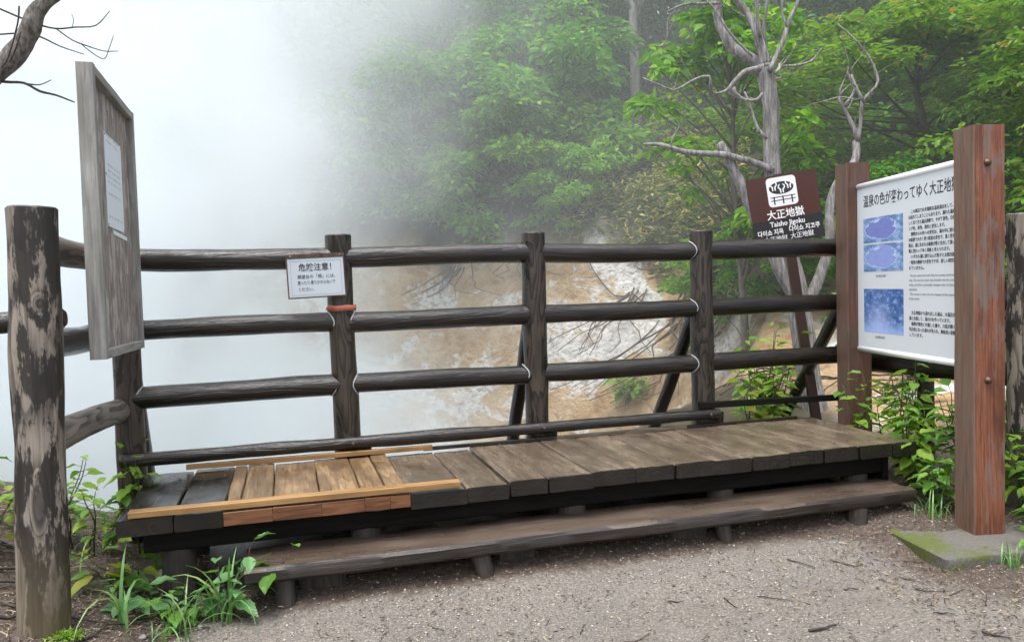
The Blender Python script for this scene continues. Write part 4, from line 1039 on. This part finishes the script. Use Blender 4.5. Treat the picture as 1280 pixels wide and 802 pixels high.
TL = [
 (protoB, 2.35, 21.2, 10, 1.0, 'mid green tree dimmed by steam above the bank, first beyond the white cloud'),
 (protoA, 3.9, 18.9, 80, .95, 'dark leafy tree half veiled by steam above the cliff edge bushes'),
 (protoA, 6.3, 22.1, 200, 1.15, 'tall dark tree rising deep in the wood behind the cliff edge bushes'),
 (protoB, 6.7, 19.2, 300, .85, 'mid green tree standing between the cliff edge bushes and the dark wood'),
 (protoA, 9.5, 22.3, 30, 1.1, 'dark tree in the wood behind the pale bare trunk'),
 (protoC, 7.45, 16.0, 120, .85, 'tree with a pale bare trunk rising above the yellowed bamboo grass'),
 (protoA, 12.2, 22.5, 250, 1.2, 'tall dark tree in the misty gap left of the dead tree'),
 (protoB, 12.2, 19.4, 160, 1.05, 'mid green tree behind the crown of the dead tree'),
 (protoA, 12.4, 16.3, 60, .95, 'dark tree in the shade just right of the dead tree'),
 (protoB, 11.9, 14.3, 340, .8, 'bushy tree deep behind the brown board post'),
 (protoA, 15.3, 16.4, 100, 1.15, 'tall dark tree above the white information board'),
 (protoA, 13.0, 11.6, 210, .9, 'dark tree behind the red brown board post'),
 (protoB, 9.8, 6.4, 20, .62, 'mid green tree filling the gap beside the corner fence post'),
 (protoB, -0.1, 20.8, 40, 1.0, 'tree lost in thick steam above the basin'),
 (protoA, -5.4, 20.4, 130, 1.1, 'dark tree barely showing through the steam on the far side'),
 (protoA, 17.5, 21.5, 10, 1.35, 'tall dark tree at the top of the wood over the information board'),
 (protoA, 9.0, 26.0, 310, 1.4, 'tallest dark tree at the back of the wood'),
 (protoB, 19.0, 12.5, 50, 1.3, 'large tree at the back of the wood beyond the corner fence post'),
 (protoA, 5.2, 25.5, 95, 1.35, 'dark tree at the back of the wood where the steam begins'),
 (protoE, 7.2, 18.6, 30, .8, 'low spreading dark tree beside the pale bare trunk'),
 (protoD, 9.4, 18.6, 120, .85, 'low bushy green tree right of the pale bare trunk'),
 (protoE, 10.4, 16.6, 220, .9, 'low dark tree between the pale trunk and the dead tree'),
 (protoE, 9.2, 13.4, 300, .75, 'low dark tree behind the dead tree trunk'),
 (protoD, 11.0, 12.4, 40, .85, 'bushy green tree between the dead tree and the board'),
 (protoE, 12.6, 13.2, 170, 1.1, 'dense dark tree behind the light layered tree'),
 (protoE, 14.5, 14.2, 80, 1.2, 'dense dark tree high above the information board'),
 (protoE, 10.6, 8.6, 10, .8, 'dark bushy tree low behind the information board'),
 (protoE, 11.6, 10.4, 250, 1.0, 'dark bushy tree behind the top of the board posts'),
 (protoE, 12.0, 7.6, 330, 1.0, 'dense dark tree beyond the corner fence post'),
 (protoE, 8.4, 21.0, 140, 1.2, 'dark spreading tree deep behind the pale bare trunk'),
 (protoE, 5.6, 17.6, 60, .8, 'low dark tree right behind the cliff edge bushes'),
 (protoE, 4.4, 22.5, 200, 1.5, 'broad dark tree closing the gap above the steam edge bushes'),
 (protoE, 7.2, 24.5, 280, 1.6, 'broad dark tree closing the gap at the back of the wood'),
 (protoE, 0.6, 19.0, 10, 1.1, 'dark tree behind the steam above the warning sign'),
 (protoD, -2.4, 19.6, 60, 1.15, 'bushy tree ghosting through the steam over the basin'),
 (protoE, -7.6, 19.4, 150, 1.3, 'dark spreading tree behind the steam beyond the notice board'),
 (protoA, -3.4, 23.0, 80, 1.35, 'tall dark tree deep in the steam on the far slope'),
 (protoE, -10.5, 16.5, 240, 1.2, 'dark tree in the steam beyond the side fence'),
 (protoA, 1.4, 24.0, 190, 1.4, 'tall dark tree at the back of the steaming slope'),
 (protoA, -6.2, 22.6, 200, 1.9, 'very tall dark tree in the steam above the notice board'),
 (protoA, -11.0, 21.0, 20, 1.9, 'very tall dark tree in the steam beyond the arching limb'),
 (protoC, -1.0, 26.0, 60, 1.9, 'tall bare stemmed tree on the crest behind the steam'),
 (protoA, -15.5, 18.5, 300, 1.8, 'tall dark tree on the far side of the steaming slope'),
 (protoA, 14.0, 25.0, 20, 1.4, 'dark tree at the back of the wood beyond the dead tree'),
]
for p, x, y, ro, s, lb in TL:
    put_tree('hillside_tree', lb, 'tree', p, x, y, ro, s, G)

maple = make_tree(11, 3.5, .22, 2.7, .07, 110, .62, 760, .11, 'leaf_maple', (-.5, -.2), .42, .3, limbs=7)
put_tree('maple_tree', 'light green layered tree with orange leaf tips above the information board', 'tree', maple, 8.5, 8.9, 0, 1.1, sz=.58)
maple2 = make_tree(12, 3.0, .12, 1.9, .06, 66, .55, 760, .105, 'leaf_maple', (-.3, -.3), .42, .3, limbs=6)
put_tree('maple_tree', 'light green layered tree between board post and corner fence post', 'tree', maple2, 7.6, 6.0, 40, .9)
mag = make_tree(13, 4.3, .3, 1.15, .05, 52, .34, 560, .16, 'leaf_light', (-.3, -.1), .42, .45, limbs=16)
put_tree('young_tree', 'slender young tree with large pale green leaves behind the dead tree', 'tree', mag, 5.35, 8.5, 0, 1.0)

# bushes along the top of the bank
bushA = make_tree(21, 2.3, .02, 1.3, .05, 30, .5, 900, .125, 'leaf_mid', (.1, -.35), .5, .45, limbs=8, bark='stem_brown')
bushB = make_tree(22, 1.9, .02, 1.25, .04, 30, .42, 1000, .125, 'leaf_light', (-.2, -.3), .48, .45, limbs=8, bark='stem_brown')
BL = [
 (bushA, 2.5, 15.9, 0, 1.38, 'green bush fading into the steam at the edge of the bank'),
 (bushB, 3.3, 16.5, 60, 1.50, 'light green bush set back behind the bushes at the steam edge'),
 (bushA, 3.65, 15.15, 130, 1.20, 'mid green bush overhanging the ochre bank at the roots'),
 (bushB, 4.25, 14.75, 10, 1.14, 'light green bush leaning over the bank between two darker ones'),
 (bushA, 4.5, 16.0, 250, 1.44, 'tall mid green bush behind the overhanging bushes'),
 (bushB, 4.85, 14.55, 190, 1.38, 'light green bush beside the yellowed bamboo grass'),
 (bushA, 5.35, 15.7, 80, 1.50, 'mid green bush at the foot of the dark wood'),
 (bushB, 5.1, 13.5, 300, 0.72, 'small bush hanging at the lip of the bank under the bamboo grass'),
 (bushB, 6.0, 10.2, 200, .62, 'feathery bush over the bank behind the third fence post'),
 (bushA, 5.9, 8.6, 20, .62, 'bush beside the dead tree above the bare bank'),
 (bushA, 6.3, 7.2, 140, .7, 'bush behind the dead tree next to the brown board post'),
 (bushB, 6.6, 5.9, 240, .6, 'bush under the information board beyond the corner fence'),
]
for p, x, y, ro, s, lb in BL:
    put_tree('bank_bush', lb, 'bush', p, x, y, ro, s, 'bushes along the top of the bank', part_names=('branches', 'foliage'))

# yellowed bamboo grass on the slope above the bank
rng = np.random.RandomState(5)
n = 70000
px = rng.uniform(4.3, 11.5, n); py = rng.uniform(9.8, 19, n)
rh, dy_ = basin(px, py)
far = sstep(-.8, .1, dy_)
lim = 1.02+.16*far
keep = (rh > lim-.06) & (rh < lim+.85+.15*vnoise(px, py, None, 3)) & (px > 0.285*py+0.9) & (vnoise(px*1.2, py*1.2, None, 8) > -.75) & (px < .64*py)
px, py = px[keep], py[keep]; n = len(px)
pz = ground_z(px, py)+rng.uniform(.05, .55, n)
Dv = np.stack([rng.normal(size=n)-.1, rng.normal(size=n)-.5, rng.normal(size=n)*.5+.1], 1)
Nv = np.tile([0, -.3, 1.0], (n, 1))+rng.normal(size=(n, 3))*.5
sasa = link('bamboo_grass', leaf_cloud('bamboo_grass', np.stack([px, py, pz], 1), Dv, Nv, .15, M['leaf_sasa'], rng, .24, .15))
tag(sasa, 'dense yellowing bamboo grass covering the slope above the bank', 'bamboo grass', kind='stuff')
# dark undergrowth under the wood
n = 60000
px = rng.uniform(-6, 22, n); py = rng.uniform(4.6, 30, n)
rh, dy_ = basin(px, py); far = sstep(-.8, .1, dy_)
keep = ~((px < 7.0) & (py < 9) & (rng.uniform(size=n) > .12)) & (rh > 1.10+.16*far+.06*rng.normal(size=n)) & ((px > 5.2) | (py > 12)) & ~((px > .285*py+.9) & (px < .66*py) & (rh < 1.9+.3*vnoise(px, py, None, 12)))
px, py = px[keep], py[keep]; n = len(px)
pz = ground_z(px, py)+rng.uniform(.02, .9, n)**1.5*(.4+.6*sstep(5, 9, py))
Dv = np.stack([rng.normal(size=n), rng.normal(size=n)-.3, rng.normal(size=n)*.4], 1)
Nv = np.tile([0, -.2, 1.0], (n, 1))+rng.normal(size=(n, 3))*.5
und = link('undergrowth', leaf_cloud('undergrowth', np.stack([px, py, pz], 1), Dv, Nv, .15, M['leaf_mid'], rng, .5))
tag(und, 'leafy green undergrowth covering the wooded slope', 'undergrowth', kind='stuff')

# dead roots and brushwood hanging on the bare bank
def root_clump(label, x, y, n, L, seed, down=.55, spread=.9, dirx=-.4, diry=-.5):
    rg = np.random.RandomState(seed)
    z = gz(x, y)
    rt_ = empty('root_clump', (x, y, z), label, 'roots', 'bare roots hanging on the bank')
    for k in range(n):
        p = np.array([x, y, z+.05])+rg.normal(size=3)*[.12, .12, .03]
        d = np.array([dirx, diry, 0])+rg.normal(size=3)*[spread, spread*.6, .1]
        d[2] = 0; d /= np.linalg.norm(d)
        pts = []
        for j in range(7):
            u = j/6
            q = p+d*L*u*rg.uniform(.9, 1.1)
            g_ = gz(q[0], q[1])
            hz = max(g_+.03+.12*math.sin(math.pi*u)*rg.uniform(.2, 1.2), p[2]-down*L*u)
            pts.append((q[0], q[1], hz, .011*(1-.8*u)*rg.uniform(.5, 1.35)+.0035))
            d = d+rg.normal(size=3)*[.16, .16, 0]; d /= np.linalg.norm(d)
        link('root', tubes_mesh('root', [pts], M['root'], 5, .1, k, (x, y, z), 2), Matrix.Translation((x, y, z)), rt_)
root_clump('tangle of bare roots spreading down the bank behind the third fence post', 5.75, 11.0, 16, 1.7, 1)
root_clump('bare roots trailing on the bank below the small feathery bush', 5.8, 10.2, 12, 1.5, 2, dirx=-.8, diry=-.1)
root_clump('fan of bare roots creeping over the ochre bank between two fence posts', 5.55, 12.0, 12, 1.5, 8, dirx=-.7, diry=-.6)
root_clump('pale roots hanging under the overhanging bushes', 4.3, 14.2, 10, 1.0, 3, diry=-.9)
root_clump('pale bent brushwood beside the dead tree', 4.9, 6.9, 10, .9, 4, dirx=-.8, diry=-.1)
root_clump('bleached brushwood at the steam edge of the bank', 3.2, 14.8, 10, .9, 6, diry=-.9)
root_clump('fine roots on the slope under the information board', 5.4, 5.9, 9, .9, 5, dirx=-.9, diry=-.2)

# ------------------------------------------------------------------ weeds with single leaves
def big_leaf(name, mat, wid=.62, seed=0, tip=1.0, cup=.16):
    """one leaf along local Y, length 1, slightly folded, drooping and toothed"""
    rg = np.random.RandomState(seed)
    V, F = [], []
    nl = 8
    for i in range(nl+1):
        u = i/nl
        w = wid*.5*(math.sin(math.pi*min(1, u**.72))**.85)*(1-.12*u)
        if i in (0,): w = .012
        if i == nl: w = .004
        if 0 < i < nl: w *= 1+(.05 if i % 2 else -.03)
        z = -.22*u*u+.03*math.sin(u*9+seed)
        for j, s in enumerate((-1, -.5, 0, .5, 1)):
            V.append((s*w, u, z+abs(s)*w*cup*2-.0+(.02*rg.normal() if abs(s) == 1 else 0)))
    for i in range(nl):
        for j in range(4):
            a = i*5+j
            F.append((a, a+1, a+6, a+5))
    return mesh(name, V, F, mat, True)
LEAVES = {k: [big_leaf('leaf', M[m], w, s, cup=c) for s, (w, c) in enumerate(((.62, .16), (.7, .1), (.54, .24)))] for k, m in (('g', 'leaf_near'), ('b', 'leaf_near_blue'), ('l', 'leaf_near_lime'), ('y', 'leaf_near_yellow'))}
def weed(name, label, x, y, stems, kinds='g', leaf=.07, group=None, seed=0, zoff=0.0, cat='plant', stemmat='stem', leafless=.25, droop=.15, brown=False):
    """stems: list of (dx, dy, height, leaves); alternate leaves on short stalks"""
    rg = random.Random(seed)
    z0 = gz(x, y)+zoff
    rt_ = empty(name, (x, y, z0), label, cat, group)
    for (dx, dy, h, nlv) in stems:
        pts = []
        ph = rg.uniform(0, 6)
        bx, by = rg.uniform(-.05, .05), rg.uniform(-.05, .05)
        for j in range(6):
            u = j/5
            pts.append((bx+dx*u**1.3+.012*math.sin(u*7+ph), by+dy*u**1.3+.012*math.cos(u*6+ph), h*u*(1-.1*u)-(.06 if j == 0 else 0), .0042*(1-.7*u)+.0012))
        zb = gz(x+bx, y+by)+zoff-z0
        pts = [(a, b, c+zb*(1-k/5), r_) for k, (a, b, c, r_) in enumerate(pts)]
        A = np.array(pts)
        spaths = [pts]
        pl = []
        for q in range(nlv):
            u = leafless+(1-leafless)*(q+.5)/nlv if q < nlv-1 else 1.0
            s = u*5; i = min(int(s), 4); f = s-i
            o = A[i, :3]*(1-f)+A[i+1, :3]*f
            az = q*2.4+ph+rg.uniform(-.4, .4)
            el = rg.uniform(-.1, .45) if u < 1 else .9
            st = rg.uniform(.25, .6)*leaf
            d = Vector((math.cos(az)*math.cos(el), math.sin(az)*math.cos(el), math.sin(el)))
            e = Vector(o)+d*st
            spaths.append([(*o, .0014), (*e, .0011)])
            pl.append((e, az, el, rg.uniform(.65, 1.25)*leaf*(1.0 if u < .9 else .8)))
        link('stem', tubes_mesh('stem', spaths, M[stemmat], 5, 0, seed, sub=2), Matrix.Translation((x, y, z0)), rt_)
        for (e, az, el, sz_) in pl:
            me = rg.choice(LEAVES[rg.choice(kinds)])
            Mx = Matrix.Translation(Vector((x, y, z0))+e) @ Matrix.Rotation(az-math.pi/2, 4, 'Z') @ Matrix.Rotation(el*.5-droop+rg.uniform(-.3, .2), 4, 'X') @ Matrix.Rotation(rg.uniform(-.45, .45), 4, 'Y') @ Matrix.Diagonal((sz_, sz_, sz_, 1))
            link('leaf', me, Mx, rt_)
    return rt_
def rstems(seed, n, h, spread, nl, lean=(0, 0)):
    rg = random.Random(seed)
    return [(rg.uniform(-spread, spread)+lean[0], rg.uniform(-spread, spread)+lean[1], h*rg.uniform(.75, 1.2), max(3, int(nl*rg.uniform(.9, 1.3)))) for _ in range(n)]
LG, RG = 'weeds by the side fence', 'tall weeds behind the information board'
weed('leafy_weed', 'light green weed climbing the corner fence post', -0.80, 4.72, rstems(1, 3, .52, .12, 9), 'gll', 0.104, LG, 1)
weed('leafy_weed', 'bushy weed between the grey post and the corner post', -0.98, 4.55, rstems(2, 5, .36, .2, 11), 'gl', 0.085, LG, 2)
weed('leafy_weed', 'loose weed with dark stem under the pale sloping rail', -1.15, 4.75, rstems(3, 5, .48, .22, 11), 'gl', 0.073, LG, 3, stemmat='stem_brown')
weed('leafy_weed', 'low weed with a bright yellow leaf beside the platform corner', -0.80, 4.15, rstems(4, 3, .16, .14, 5)+[(.05, -.1, .2, 3)], 'ggy', 0.134, LG, 4)
weed('leafy_weed', 'weed with a few lime leaves left of the grey post', -1.42, 4.3, rstems(5, 3, .32, .12, 7), 'lly', 0.104, LG, 5)
weed('leafy_weed', 'low broad weed left of the grey post at mid height', -1.62, 4.7, rstems(6, 4, .42, .15, 8), 'gl', 0.085, LG, 6)
weed('seedling', 'low bluish green seedling in the soil beside the grey post', -0.66, 3.86, rstems(7, 3, .15, .12, 5), 'b', 0.116, LG, 7)
weed('seedling', 'bluish green seedling beside the grass under the platform', -0.46, 3.70, rstems(8, 4, .13, .10, 6), 'bg', 0.085, LG, 8)
weed('vine', 'broad leaved vine climbing over the left end of the step', -0.27, 3.74, [(.10, -.02, .34, 8), (.22, .02, .28, 7), (-.02, 0, .26, 6), (.12, .05, .16, 4)], 'bg', 0.107, LG, 9, cat='vine', stemmat='stem_brown')
weed('leafy_weed', 'small weed poking up at the end of the battens behind the platform', -0.42, 4.98, rstems(10, 2, .30, .08, 6), 'g', 0.061, LG, 10, zoff=.1)
weed('tall_weed', 'tall weed beside the platform with a twig of leaves over the boards', 3.70, 4.40, rstems(11, 4, .62, .16, 13), 'gl', 0.104, RG, 11)
weed('tall_weed', 'tallest leafy weed under the middle of the information board', 3.84, 4.12, rstems(12, 6, .80, .16, 16), 'gl', 0.100, RG, 12)
weed('tall_weed', 'dense weed next to the end of the step', 3.66, 3.98, rstems(13, 6, .50, .16, 14, (0, -.05)), 'gl', 0.098, RG, 13)
weed('tall_weed', 'leafy weed hugging the back of the red brown board post', 3.86, 3.80, rstems(14, 5, .62, .14, 14, (-.08, -.05)), 'g', 0.104, RG, 14)
weed('tall_weed', 'thin weed with red stems at the foot of the brown board post', 4.05, 4.55, rstems(15, 5, .74, .18, 13), 'gl', 0.091, RG, 15, stemmat='stem_brown')
weed('tall_weed', 'low weed spreading in front of the board footing', 3.62, 3.74, rstems(16, 4, .30, .12, 10, (-.05, -.06)), 'g', 0.104, RG, 16)
weed('tall_weed', 'weed between the red brown post and the corner fence post', 3.98, 3.50, rstems(17, 5, .42, .14, 11), 'gl', 0.104, RG, 17)
weed('tall_weed', 'broad leaved weed at the foot of the corner fence post', 3.86, 3.22, rstems(18, 4, .26, .12, 8), 'g', 0.122, RG, 18)
weed('tall_weed', 'upright weed behind the corner fence rails', 4.35, 4.0, rstems(19, 5, .70, .16, 13), 'gl', 0.104, RG, 19)
weed('seedling', 'seedling with a bare red stem in front of the concrete footing', 3.50, 3.03, [(.06, .02, .34, 6), (-.03, .0, .2, 4)], 'g', 0.085, RG, 20, stemmat='stem_brown')
weed('bushy_weed', 'lime green bush behind the fence before the dead tree', 3.75, 5.62, rstems(21, 9, .78, .26, 15), 'lg', 0.104, RG, 21)
weed('bushy_weed', 'shrub with yellow top leaves behind the lowest fence bar', 3.45, 5.45, rstems(22, 6, .55, .24, 12), 'lgy', 0.110, RG, 22)
weed('bushy_weed', 'small bright plant growing out of the bare bank', 5.05, 11.3, rstems(23, 10, .45, .42, 14), 'l', 0.16, RG, 23, cat='plant')

# grass tufts, each blade its own piece
def blade_mesh(seed):
    rg = random.Random(seed); V, F = [], []
    arch = rg.uniform(.6, 2.0)
    for i in range(8):
        u = i/7
        w = .017*(1-u**2.4)+.0006
        a = arch*u
        y_, z_ = math.sin(a)*u*.75, math.cos(a*.85)*u
        V += [(-w, y_, z_), (0, y_-.004, z_-.004), (w, y_, z_)]
    for i in range(7):
        a = i*3
        F += [(a, a+1, a+4, a+3), (a+1, a+2, a+5, a+4)]
    return mesh('blade', V, F, M['blade'], True)
BLD = [blade_mesh(s) for s in range(6)]
def tuft(label, x, y, n, h, seed, spread=.05):
    rg = random.Random(seed); z = gz(x, y)
    rt_ = empty('grass_tuft', (x, y, z), label, 'grass', 'grass tufts on the ground')
    for k in range(n):
        s = h*rg.uniform(.55, 1.15)
        xx, yy = x+rg.uniform(-spread, spread), y+rg.uniform(-spread, spread)
        link('blade', rg.choice(BLD), Matrix.Translation((xx, yy, gz(xx, yy)-.01)) @ Matrix.Rotation(rg.uniform(0, 6.28), 4, 'Z') @ Matrix.Rotation(rg.uniform(-.1, .25), 4, 'X') @ Matrix.Diagonal((s*rg.uniform(.8, 1.2), s, s, 1)), rt_)
tuft('long arching grass tuft before the left end of the step', -0.32, 3.66, 18, .40, 1, .05)
tuft('thin grass tuft beside the bluish seedling', -0.50, 3.60, 20, .26, 2, .08)
tuft('tall grass blades next to the grey post', -0.72, 3.70, 9, .36, 3, .05)
tuft('short fine grass at the corner of the concrete footing', 3.36, 3.02, 26, .17, 4, .045)
tuft('grass at the foot of the weeds beside the footing', 3.45, 3.62, 26, .2, 5, .08)
tuft('wispy grass behind the grey post', -1.10, 4.2, 14, .26, 6, .10)

# ------------------------------------------------------------------ pebbles, chips, twigs, stones
rng = np.random.RandomState(77)
octv = np.array([[1, 0, 0], [-1, 0, 0], [0, 1, 0], [0, -1, 0], [0, 0, 1], [0, 0, -1]], float)
octf = np.array([[0, 2, 4], [2, 1, 4], [1, 3, 4], [3, 0, 4], [2, 0, 5], [1, 2, 5], [3, 1, 5], [0, 3, 5]])
def pebbles(name, px, py, rad, mat, label, cat):
    n = len(px)
    pz = ground_z(px, py)
    a = rng.uniform(0, 6.28, n); c, s = np.cos(a), np.sin(a)
    sc = rad[:, None]*np.stack([rng.uniform(.7, 1.4, n), rng.uniform(.6, 1.1, n), rng.uniform(.35, .75, n)], 1)
    v = octv[None]*sc[:, None]*(1+rng.normal(size=(n, 6, 1))*.15)
    x = v[..., 0]*c[:, None]-v[..., 1]*s[:, None]; y = v[..., 0]*s[:, None]+v[..., 1]*c[:, None]
    V = np.stack([x+px[:, None], y+py[:, None], v[..., 2]+(pz+rad*.15)[:, None]], -1).reshape(-1, 3)
    F = (octf[None]+(np.arange(n)*6)[:, None, None]).reshape(-1, 3)
    tag(link(name, np_mesh(name, V, F, mat, True)), label, cat, kind='stuff')
pm = NT('mixed pebbles')
pm.bsdf(pm.ramp(pm.island(), [(0.0, (0.07, 0.06, 0.052)), (0.35, (0.17, 0.15, 0.13)), (0.6, (0.27, 0.225, 0.17)), (0.82, (0.36, 0.32, 0.27)), (1.0, (0.46, 0.43, 0.38))]), 0.6)
n = 26000
px = rng.uniform(-1.6, 4.0, n); py = rng.uniform(2.2, 3.95, n)
wgt = .35+.65*sstep(-.2, .5, vnoise(px*1.5, py*1.5, None, 6))
k_ = rng.uniform(size=n) < wgt
px, py = px[k_], py[k_]
pebbles('gravel', px, py, .0026+.0064*rng.uniform(size=len(px))**3, pm.m, 'loose small gravel scattered over the path', 'gravel')
cm = NT('bark chips and needles')
cm.bsdf(cm.ramp(cm.island(), [(0.0, (0.02, 0.014, 0.01)), (0.4, (0.07, 0.048, 0.033)), (0.7, (0.16, 0.11, 0.07)), (0.9, (0.32, 0.24, 0.15)), (1.0, (0.45, 0.36, 0.22))]), 0.75)
n = 9500
px = np.concatenate([rng.uniform(-2.4, -.45, 6800), rng.uniform(2.6, 3.9, 1900), rng.uniform(-.4, 2.6, 800)])
py = np.concatenate([rng.uniform(3.3, 5.3, 6800), rng.uniform(2.3, 3.75, 1900), rng.uniform(2.6, 3.75, 800)])
ln = .004+np.where(px < -.4, .045, .017)*rng.uniform(size=n)**3
a = rng.uniform(0, 6.28, n); pz = ground_z(px, py)
dx, dy = np.cos(a)*ln, np.sin(a)*ln; wx, wy = -np.sin(a)*.0018, np.cos(a)*.0018
zz = rng.uniform(.002, .012, n)
t1 = rng.normal(size=n)*.004
V = np.stack([np.stack([px-dx+wx, py-dy+wy, pz+zz-t1], 1), np.stack([px-dx-wx, py-dy-wy, pz+zz-t1], 1), np.stack([px+dx-wx, py+dy-wy, pz+zz+t1], 1), np.stack([px+dx+wx, py+dy+wy, pz+zz+t1], 1), np.stack([px, py, pz+zz+.004], 1)], 1).reshape(-1, 3)
b = (np.arange(n)*5)[:, None]
F = np.concatenate([b+np.array([[0, 1, 4]]), b+np.array([[1, 2, 4]]), b+np.array([[2, 3, 4]]), b+np.array([[3, 0, 4]])])
tag(link('wood_litter', np_mesh('wood_litter', V, F, cm.m, False)), 'bark chips and dry needles littering the soil', 'litter', kind='stuff')

def stick(name, label, x0, y0, x1, y1, r, mat, seed, lift=.006, group=None, cat='twig'):
    rg = random.Random(seed); pts = []
    for j in range(6):
        u = j/5
        x = x0+(x1-x0)*u+rg.uniform(-.08, .08)*abs(y1-y0)*.5; y = y0+(y1-y0)*u+rg.uniform(-.08, .08)*abs(x1-x0)*.5
        pts.append((x, y, gz(x, y)+r*.8+lift*rg.uniform(0, 1), r*(1-.5*u)*rg.uniform(.8, 1.15)))
    o = pts[0][:3]
    tag(link(name, tubes_mesh(name, [pts], M[mat], 6, .2, seed, o, 2), Matrix.Translation(o)), label, cat, group)
TG = 'twigs lying on the gravel path'
TT = [(2.03, 2.79, 2.16, 2.785, .008, 'thick dark broken twig lying on the open gravel'), (1.91, 3.25, 1.90, 3.11, .003, None), (2.05, 3.2, 2.16, 3.08, .003, None), (2.41, 3.48, 2.49, 3.38, .0035, None), (1.64, 3.29, 1.71, 3.27, .004, None), (2.47, 3.13, 2.55, 3.12, .0035, None), (2.68, 2.56, 2.73, 2.47, .005, None), (2.75, 3.0, 2.88, 2.94, .003, None), (1.15, 3.12, 1.2, 3.2, .0025, None), (2.9, 2.75, 3.0, 2.84, .0035, None), (2.62, 2.75, 2.7, 2.72, .0035, None), (0.55, 3.35, 0.6, 3.3, .0025, None)]
for k, (a, b, c, d_, r_, lb) in enumerate(TT):
    stick('twig', lb or 'thin dark fallen twig lying on the gravel path', a, b, c, d_, r_, 'twig', k, group=TG)
stick('pale_stick', 'pale dry stick lying on the gravel below the step', 1.27, 2.97, 1.42, 3.02, .005, 'root', 50, group='pale dry sticks on the ground')
for k, (a, b, c, d_, r_) in enumerate([(2.62, 3.42, 2.7, 3.32, .005), (2.8, 3.15, 2.86, 3.05, .004), (2.95, 3.3, 3.05, 3.26, .004), (2.85, 2.9, 2.97, 2.93, .003)]):
    stick('pale_stick', 'pale splinter of wood on the littered soil near the concrete footing', a, b, c, d_, r_, 'root', 60+k, group='pale dry sticks on the ground')
for k, (a, b, c, d_, r_) in enumerate([(-1.25, 3.75, -.75, 3.62, .008), (-1.7, 4.1, -1.15, 3.8, .010), (-1.6, 4.5, -1.05, 4.35, .008), (-1.9, 4.6, -1.3, 4.2, .007), (-.85, 3.5, -.62, 3.78, .006), (-1.35, 4.0, -1.1, 4.5, .007), (-1.75, 4.35, -1.2, 4.6, .006), (-.6, 3.56, -.36, 3.62, .006), (-1.5, 3.8, -1.2, 4.05, .009), (-1.5, 4.75, -1.1, 4.55, .006)]):
    stick('fallen_branch', 'thin dead branch tangled in the litter by the grey fence post', a, b, c, d_, r_, 'root' if k % 2 else 'twig', 80+k, .03, 'dead branches around the grey post', 'branch')
def stone(label, x, y, r, seed, group, mat='stone'):
    rg = np.random.RandomState(seed)
    V, F = [], []
    nl, na = 5, 9
    for i in range(nl+1):
        th_ = math.pi*i/nl
        for j in range(na):
            ph = 2*math.pi*j/na
            d = np.array([math.sin(th_)*math.cos(ph), math.sin(th_)*math.sin(ph), math.cos(th_)*.7])
            V.append(d*r*(1+.22*float(fbm(d[0]*1.3+seed, d[1]*1.3, np.array(d[2]*1.3), seed, 2))))
    for i in range(nl):
        for j in range(na): F.append((i*na+j, (i+1)*na+j, (i+1)*na+(j+1) % na, i*na+(j+1) % na))
    tag(link('stone', mesh('stone', V, F, M[mat], True), Matrix.Translation((x, y, gz(x, y)+r*.35))), label, 'stone', group)
for k, (x, y, r_) in enumerate([(-.55, 3.95, .03), (-.60, 4.08, .022), (-.50, 4.12, .026), (-.66, 3.98, .018), (-.43, 3.98, .02), (-.72, 4.18, .02), (-.40, 3.62, .016), (-.62, 3.58, .018), (-.57, 3.52, .013)]):
    stone('small grey stone in the soil under the left end of the platform', x, y, r_, k, 'stones under the platform end')
stone('flat stone block wedged under the left corner of the platform', -0.60, 4.30, .085, 40, None)
# moss cushion at the foot of the grey post
mv = rng.normal(size=(420, 3)); mv /= np.linalg.norm(mv, axis=1)[:, None]; mv[:, 2] = np.abs(mv[:, 2])
mc = np.array([-0.90, 3.52, gz(-0.90, 3.52)])
mo = link('moss_cushion', leaf_cloud('moss_cushion', mc+mv*[.06, .035, .022]*(1+.3*rng.normal(size=(420, 1))), mv+rng.normal(size=(420, 3))*.5, np.tile([0, 0, 1.], (420, 1))+rng.normal(size=(420, 3))*.4, .018, M['leaf_near_lime'], rng, .4))
tag(mo, 'small bright moss cushion at the foot of the grey post', 'moss', kind='stuff')
